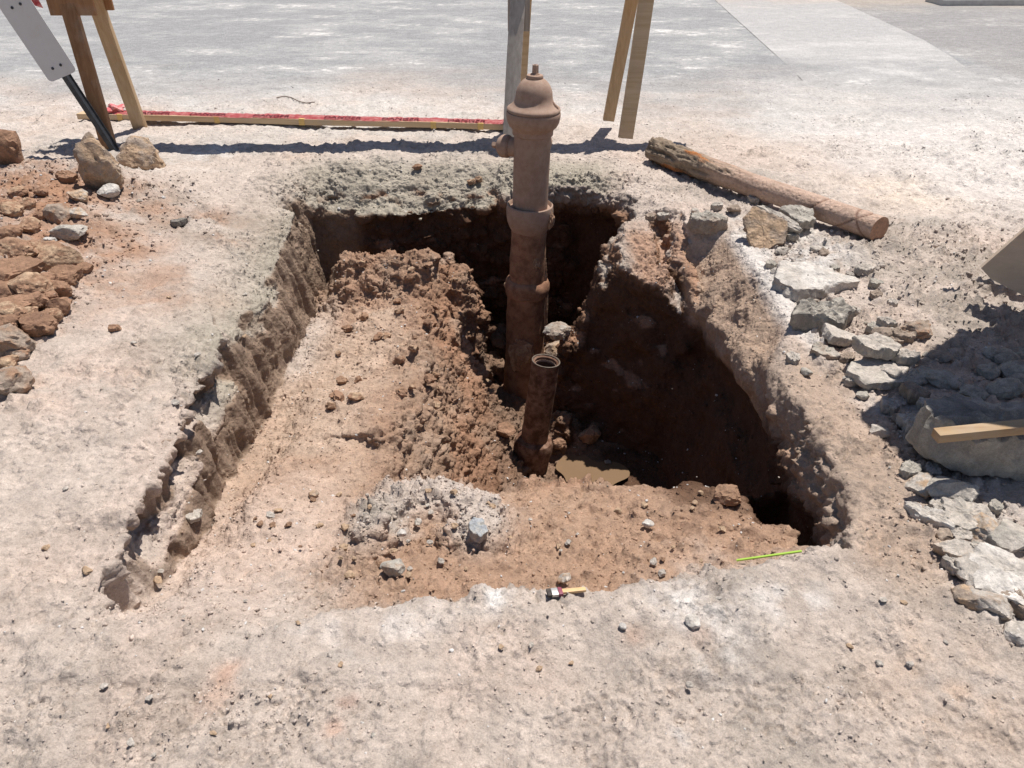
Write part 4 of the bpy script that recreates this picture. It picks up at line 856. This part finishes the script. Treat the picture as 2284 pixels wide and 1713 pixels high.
for zz in (.53, .87, 1.25):
    for xx in (-.028, .028):
        bm = bmesh.new(); lathe([(.008, 0), (.008, .003), (.005, .006)], 10, bm, Matrix.Translation((xx, -.0225, zz)) @ Matrix.Rotation(R(90), 4, 'X')); mb('rivet', bm, M_STEEL, pan)

# ------------------------------------------------------------------ log
la, lb = Vector((.855, 4.56, 0)), Vector((1.615, 3.17, 0)); la.z = gz(la.x, la.y) + .056; lb.z = gz(lb.x, lb.y) + .050
nl, ns_ = 200, 64; lv, lc = [], []; dl = (lb - la); LL = dl.length; dl.normalize(); sl_ = dl.cross(Vector((0, 0, 1))).normalized(); ul = sl_.cross(dl)
tt = np.repeat(np.linspace(0, 1, nl), ns_); aa = np.tile(np.linspace(0, 2 * np.pi, ns_, endpoint=False), nl)
q = np.stack([tt * LL * 3.2, np.cos(aa) * .9, np.sin(aa) * .9], 1)
barkw = ss(.46, .28, tt + .16 * fbm(q * 1.3, 3, 901)); rad = .062 - .008 * tt + .004 * fbm(q * .8, 3, 905)
ridge = fbm(np.stack([tt * LL * 9, np.cos(aa) * 3.2, np.sin(aa) * 3.2], 1), 5, 911, .65); rad = rad + barkw * (.006 + .024 * ridge) + .0022 * ridge
wrap = np.zeros_like(tt)
for t0, sl2 in ((.78, .03), (.915, .05), (.955, -.03)): wrap = np.maximum(wrap, np.exp(-((tt - t0 - sl2 * np.sin(aa)) / .004) ** 2))
rad = rad - .005 * wrap + .003 * (tt > .92)
bend = .012 * np.sin(tt * 5)
LVs = np.array(la)[None] + np.array(dl)[None] * (tt * LL)[:, None] + np.array(sl_)[None] * (rad * np.cos(aa) + bend)[:, None] + np.array(ul)[None] * (rad * np.sin(aa))[:, None]
lcol = mixc(np.tile(C(.47, .335, .265), (len(tt), 1)), C(.40, .27, .205), ss(-.1, .4, ridge)); lcol = mixc(lcol, C(.255, .195, .145), barkw); lcol = mixc(lcol, C(.40, .16, .06), barkw * ss(.1, .25, fbm(q * 1.1 + 4, 3, 921)) ); lcol = mixc(lcol, C(.15, .07, .045), wrap * .8)
lcol = mixc(lcol, C(.12, .09, .06), barkw * ss(0, -.35, ridge) * .7)
id_ = np.arange(nl * ns_).reshape(nl, ns_); LF = np.stack([id_[:-1], np.roll(id_[:-1], -1, 1), np.roll(id_[1:], -1, 1), id_[1:]], -1).reshape(-1, 4)
log = empty('log', (la + lb) / 2 - Vector((0, 0, .055))); tag(log, 'half barked log with a bare reddish cut end lying beside the hole', 'log')
inv = Matrix.Translation(-log.location)
o = link('trunk', np_mesh('trunk', LVs, LF[:, ::-1], True, lcol), log, M_STONE); o.matrix_parent_inverse = inv
for nm, row, cc_, sgn in (('cut_end', nl - 1, C(.42, .25, .17), 1), ('broken_end', 0, C(.3, .2, .13), -1)):
    bm = bmesh.new(); rg = [bm.verts.new(LVs[row * ns_ + k] + np.array(dl) * sgn * .0005) for k in range(ns_)]; ct = bm.verts.new(np.mean([np.array(v.co) for v in rg], 0) + np.array(dl) * sgn * .006)
    for k in range(ns_): bm.faces.new((rg[k], rg[(k + 1) % ns_], ct))
    o = bm_obj(nm, bm, M_STONE, log, 50); o.matrix_parent_inverse = inv; set_col(o.data, cc_)

# ------------------------------------------------------------------ timber on the block, propped board, added out-of-view shade stand
t0 = Vector((1.22, 1.80, .20)); t0 = P(2086, 972, .20); t1 = P(2284, 952, .215); t1 = t0 + (t1 - t0).normalized() * .9
tm_ = empty('short_timber', t0); tag(tm_, 'short pale squared timber resting on the big grey concrete block', 'timber')
o = bm_obj('timber', beam(t0, t1, .034, .026, cuts=6), M_WOODPALE, tm_, 40); o.matrix_parent_inverse = Matrix.Translation(-t0)
c0 = P(2188, 598, .22); c1 = P(2300, 500, .40); c2 = P(2282, 676, .10)
bd = empty('propped_board', (1.95, 2.55, gz(1.95, 2.55))); tag(bd, 'wide tan board propped up at the edge of the rubble', 'board'); inv = Matrix.Translation(-bd.location)
e1 = (c1 - c0).normalized(); e2 = (c2 - c0); e2 = (e2 - e1 * e2.dot(e1)).normalized(); nb = e1.cross(e2).normalized()
bm = bmesh.new(); W_, Lb, ch = .26, .85, .06
pl_ = [(0, 0), (Lb, 0), (Lb, W_), (.012, W_), (-.012, ch)]
A_ = [bm.verts.new(c0 + e1 * a + e2 * b) for a, b in pl_]; B2 = [bm.verts.new(c0 + e1 * a + e2 * b + nb * .018) for a, b in pl_]
bm.faces.new(A_); bm.faces.new(B2)
for k in range(5): bm.faces.new((A_[k], A_[(k + 1) % 5], B2[(k + 1) % 5], B2[k]))
o = bm_obj('board', bm, M_PLY, bd); o.matrix_parent_inverse = inv
sp_ = c0 + e1 * .20 + e2 * .17
o = bm_obj('stake', beam((sp_.x + .02, sp_.y + .03, gz(sp_.x, sp_.y) - .03), (sp_.x + .02, sp_.y + .03, sp_.z + .35), .038, .03, (0, 1, 0)), M_WOODDARK, bd, 40); o.matrix_parent_inverse = inv

b2 = empty('wooden_barricade', (2.25, 2.3, 0)); tag(b2, 'added unseen wooden stand with a tilted plywood sheet that shades the rubble bank', 'barricade'); inv = Matrix.Translation(-b2.location)  # made-up stand out of view, added to throw shade on the right bank
def b2p(name, bm, mat): o = bm_obj(name, bm, mat, b2, 40); o.matrix_parent_inverse = inv; return o
HT2 = 1.25
def sh(xs_, ys_, h_): return Vector((xs_ + SUNX * h_, ys_ + SUNY * h_, h_))
quad = [sh(1.60, 2.36, 1.0), sh(1.08, 1.92, 1.30), sh(1.12, 1.54, 1.30), sh(1.50, 1.38, 1.30), sh(2.3, 1.5, 1.1), sh(2.3, 2.4, .95)]  # sheet outline shaped from the shadow it has to cast
bm = bmesh.new(); A_ = [bm.verts.new(v) for v in quad]; B2 = [bm.verts.new(v + Vector((0, 0, .015))) for v in quad]; bm.faces.new(A_); bm.faces.new(B2)
for k in range(6): bm.faces.new((A_[k], A_[(k + 1) % 6], B2[(k + 1) % 6], B2[k]))
b2p('shade_sheet', bm, M_PLY)
for fx, fy in ((2.0, 1.9), (2.55, 1.9), (2.05, 2.65), (2.6, 2.65)):
    b2p('leg', beam((fx, fy, gz(fx, fy) - .02), (2.28 + .15 * (fx - 2.28), fy, 1.12), .07, .038, (0, 1, 0)), M_WOOD)
b2p('cross_beam', beam((2.28, 1.7, 1.07), (2.28, 2.9, 1.07), .04, .09), M_WOODX)
for (a, b) in ((sh(1.66, 2.66, .9), sh(2.2, 2.0, 1.0)), (sh(1.81, 2.70, .85), sh(2.3, 2.2, .95))):  # slats added for the finger-like shadows
    b2p('slat', beam(a, b, .05, .018), M_WOOD)

# ------------------------------------------------------------------ small things left lying about
ga, gb = onground(1645, 1240, .006), onground(1790, 1222, .006); ga.z += .0095; gb.z += .0105
o = bm_obj('plastic_strip', beam(ga, gb, .006, .004, cuts=4, bev=.0008, wob=.001), M_GREEN, None, 40); tag(o, 'bright green plastic strip lying at the pit corner', 'strip')
ba, bb = onground(1224, 1319, .01), onground(1312, 1312, .01); ba.z += .004; bb.z += .007; db = (bb - ba).normalized()
br = empty('paint_brush', ba); tag(br, 'small paint brush with wooden handle lying at the front lip of the cut', 'brush'); inv = Matrix.Translation(-ba)
for nm, s0, s1, w_, t_, mt in (('bristles', -.004, .006, .022, .008, M_BRISTLE), ('ferrule', .006, .022, .021, .009, M_TIN), ('band', .022, .032, .0215, .0095, M_BRUSHRED), ('handle', .032, .088, .011, .007, M_BRUSHWOOD)):
    o = bm_obj(nm, beam(ba + db * s0, ba + db * s1, w_, t_, cuts=3, bev=.0015, wob=0), mt, br, 40); o.matrix_parent_inverse = inv
tw = [P(617 + 85 * t, 218 + 10 * t * t - 3 * math.sin(t * 7), .012) for t in np.linspace(0, 1, 14)]
for p_ in tw: p_.z = gz(p_.x, p_.y) + .008
o = bm_obj('twig', tube(tw, .0035), plain('dry_twig', (.13, .09, .065), .9), None, 60); tag(o, 'thin dry twig on the dusty ground behind the taped plank', 'twig')
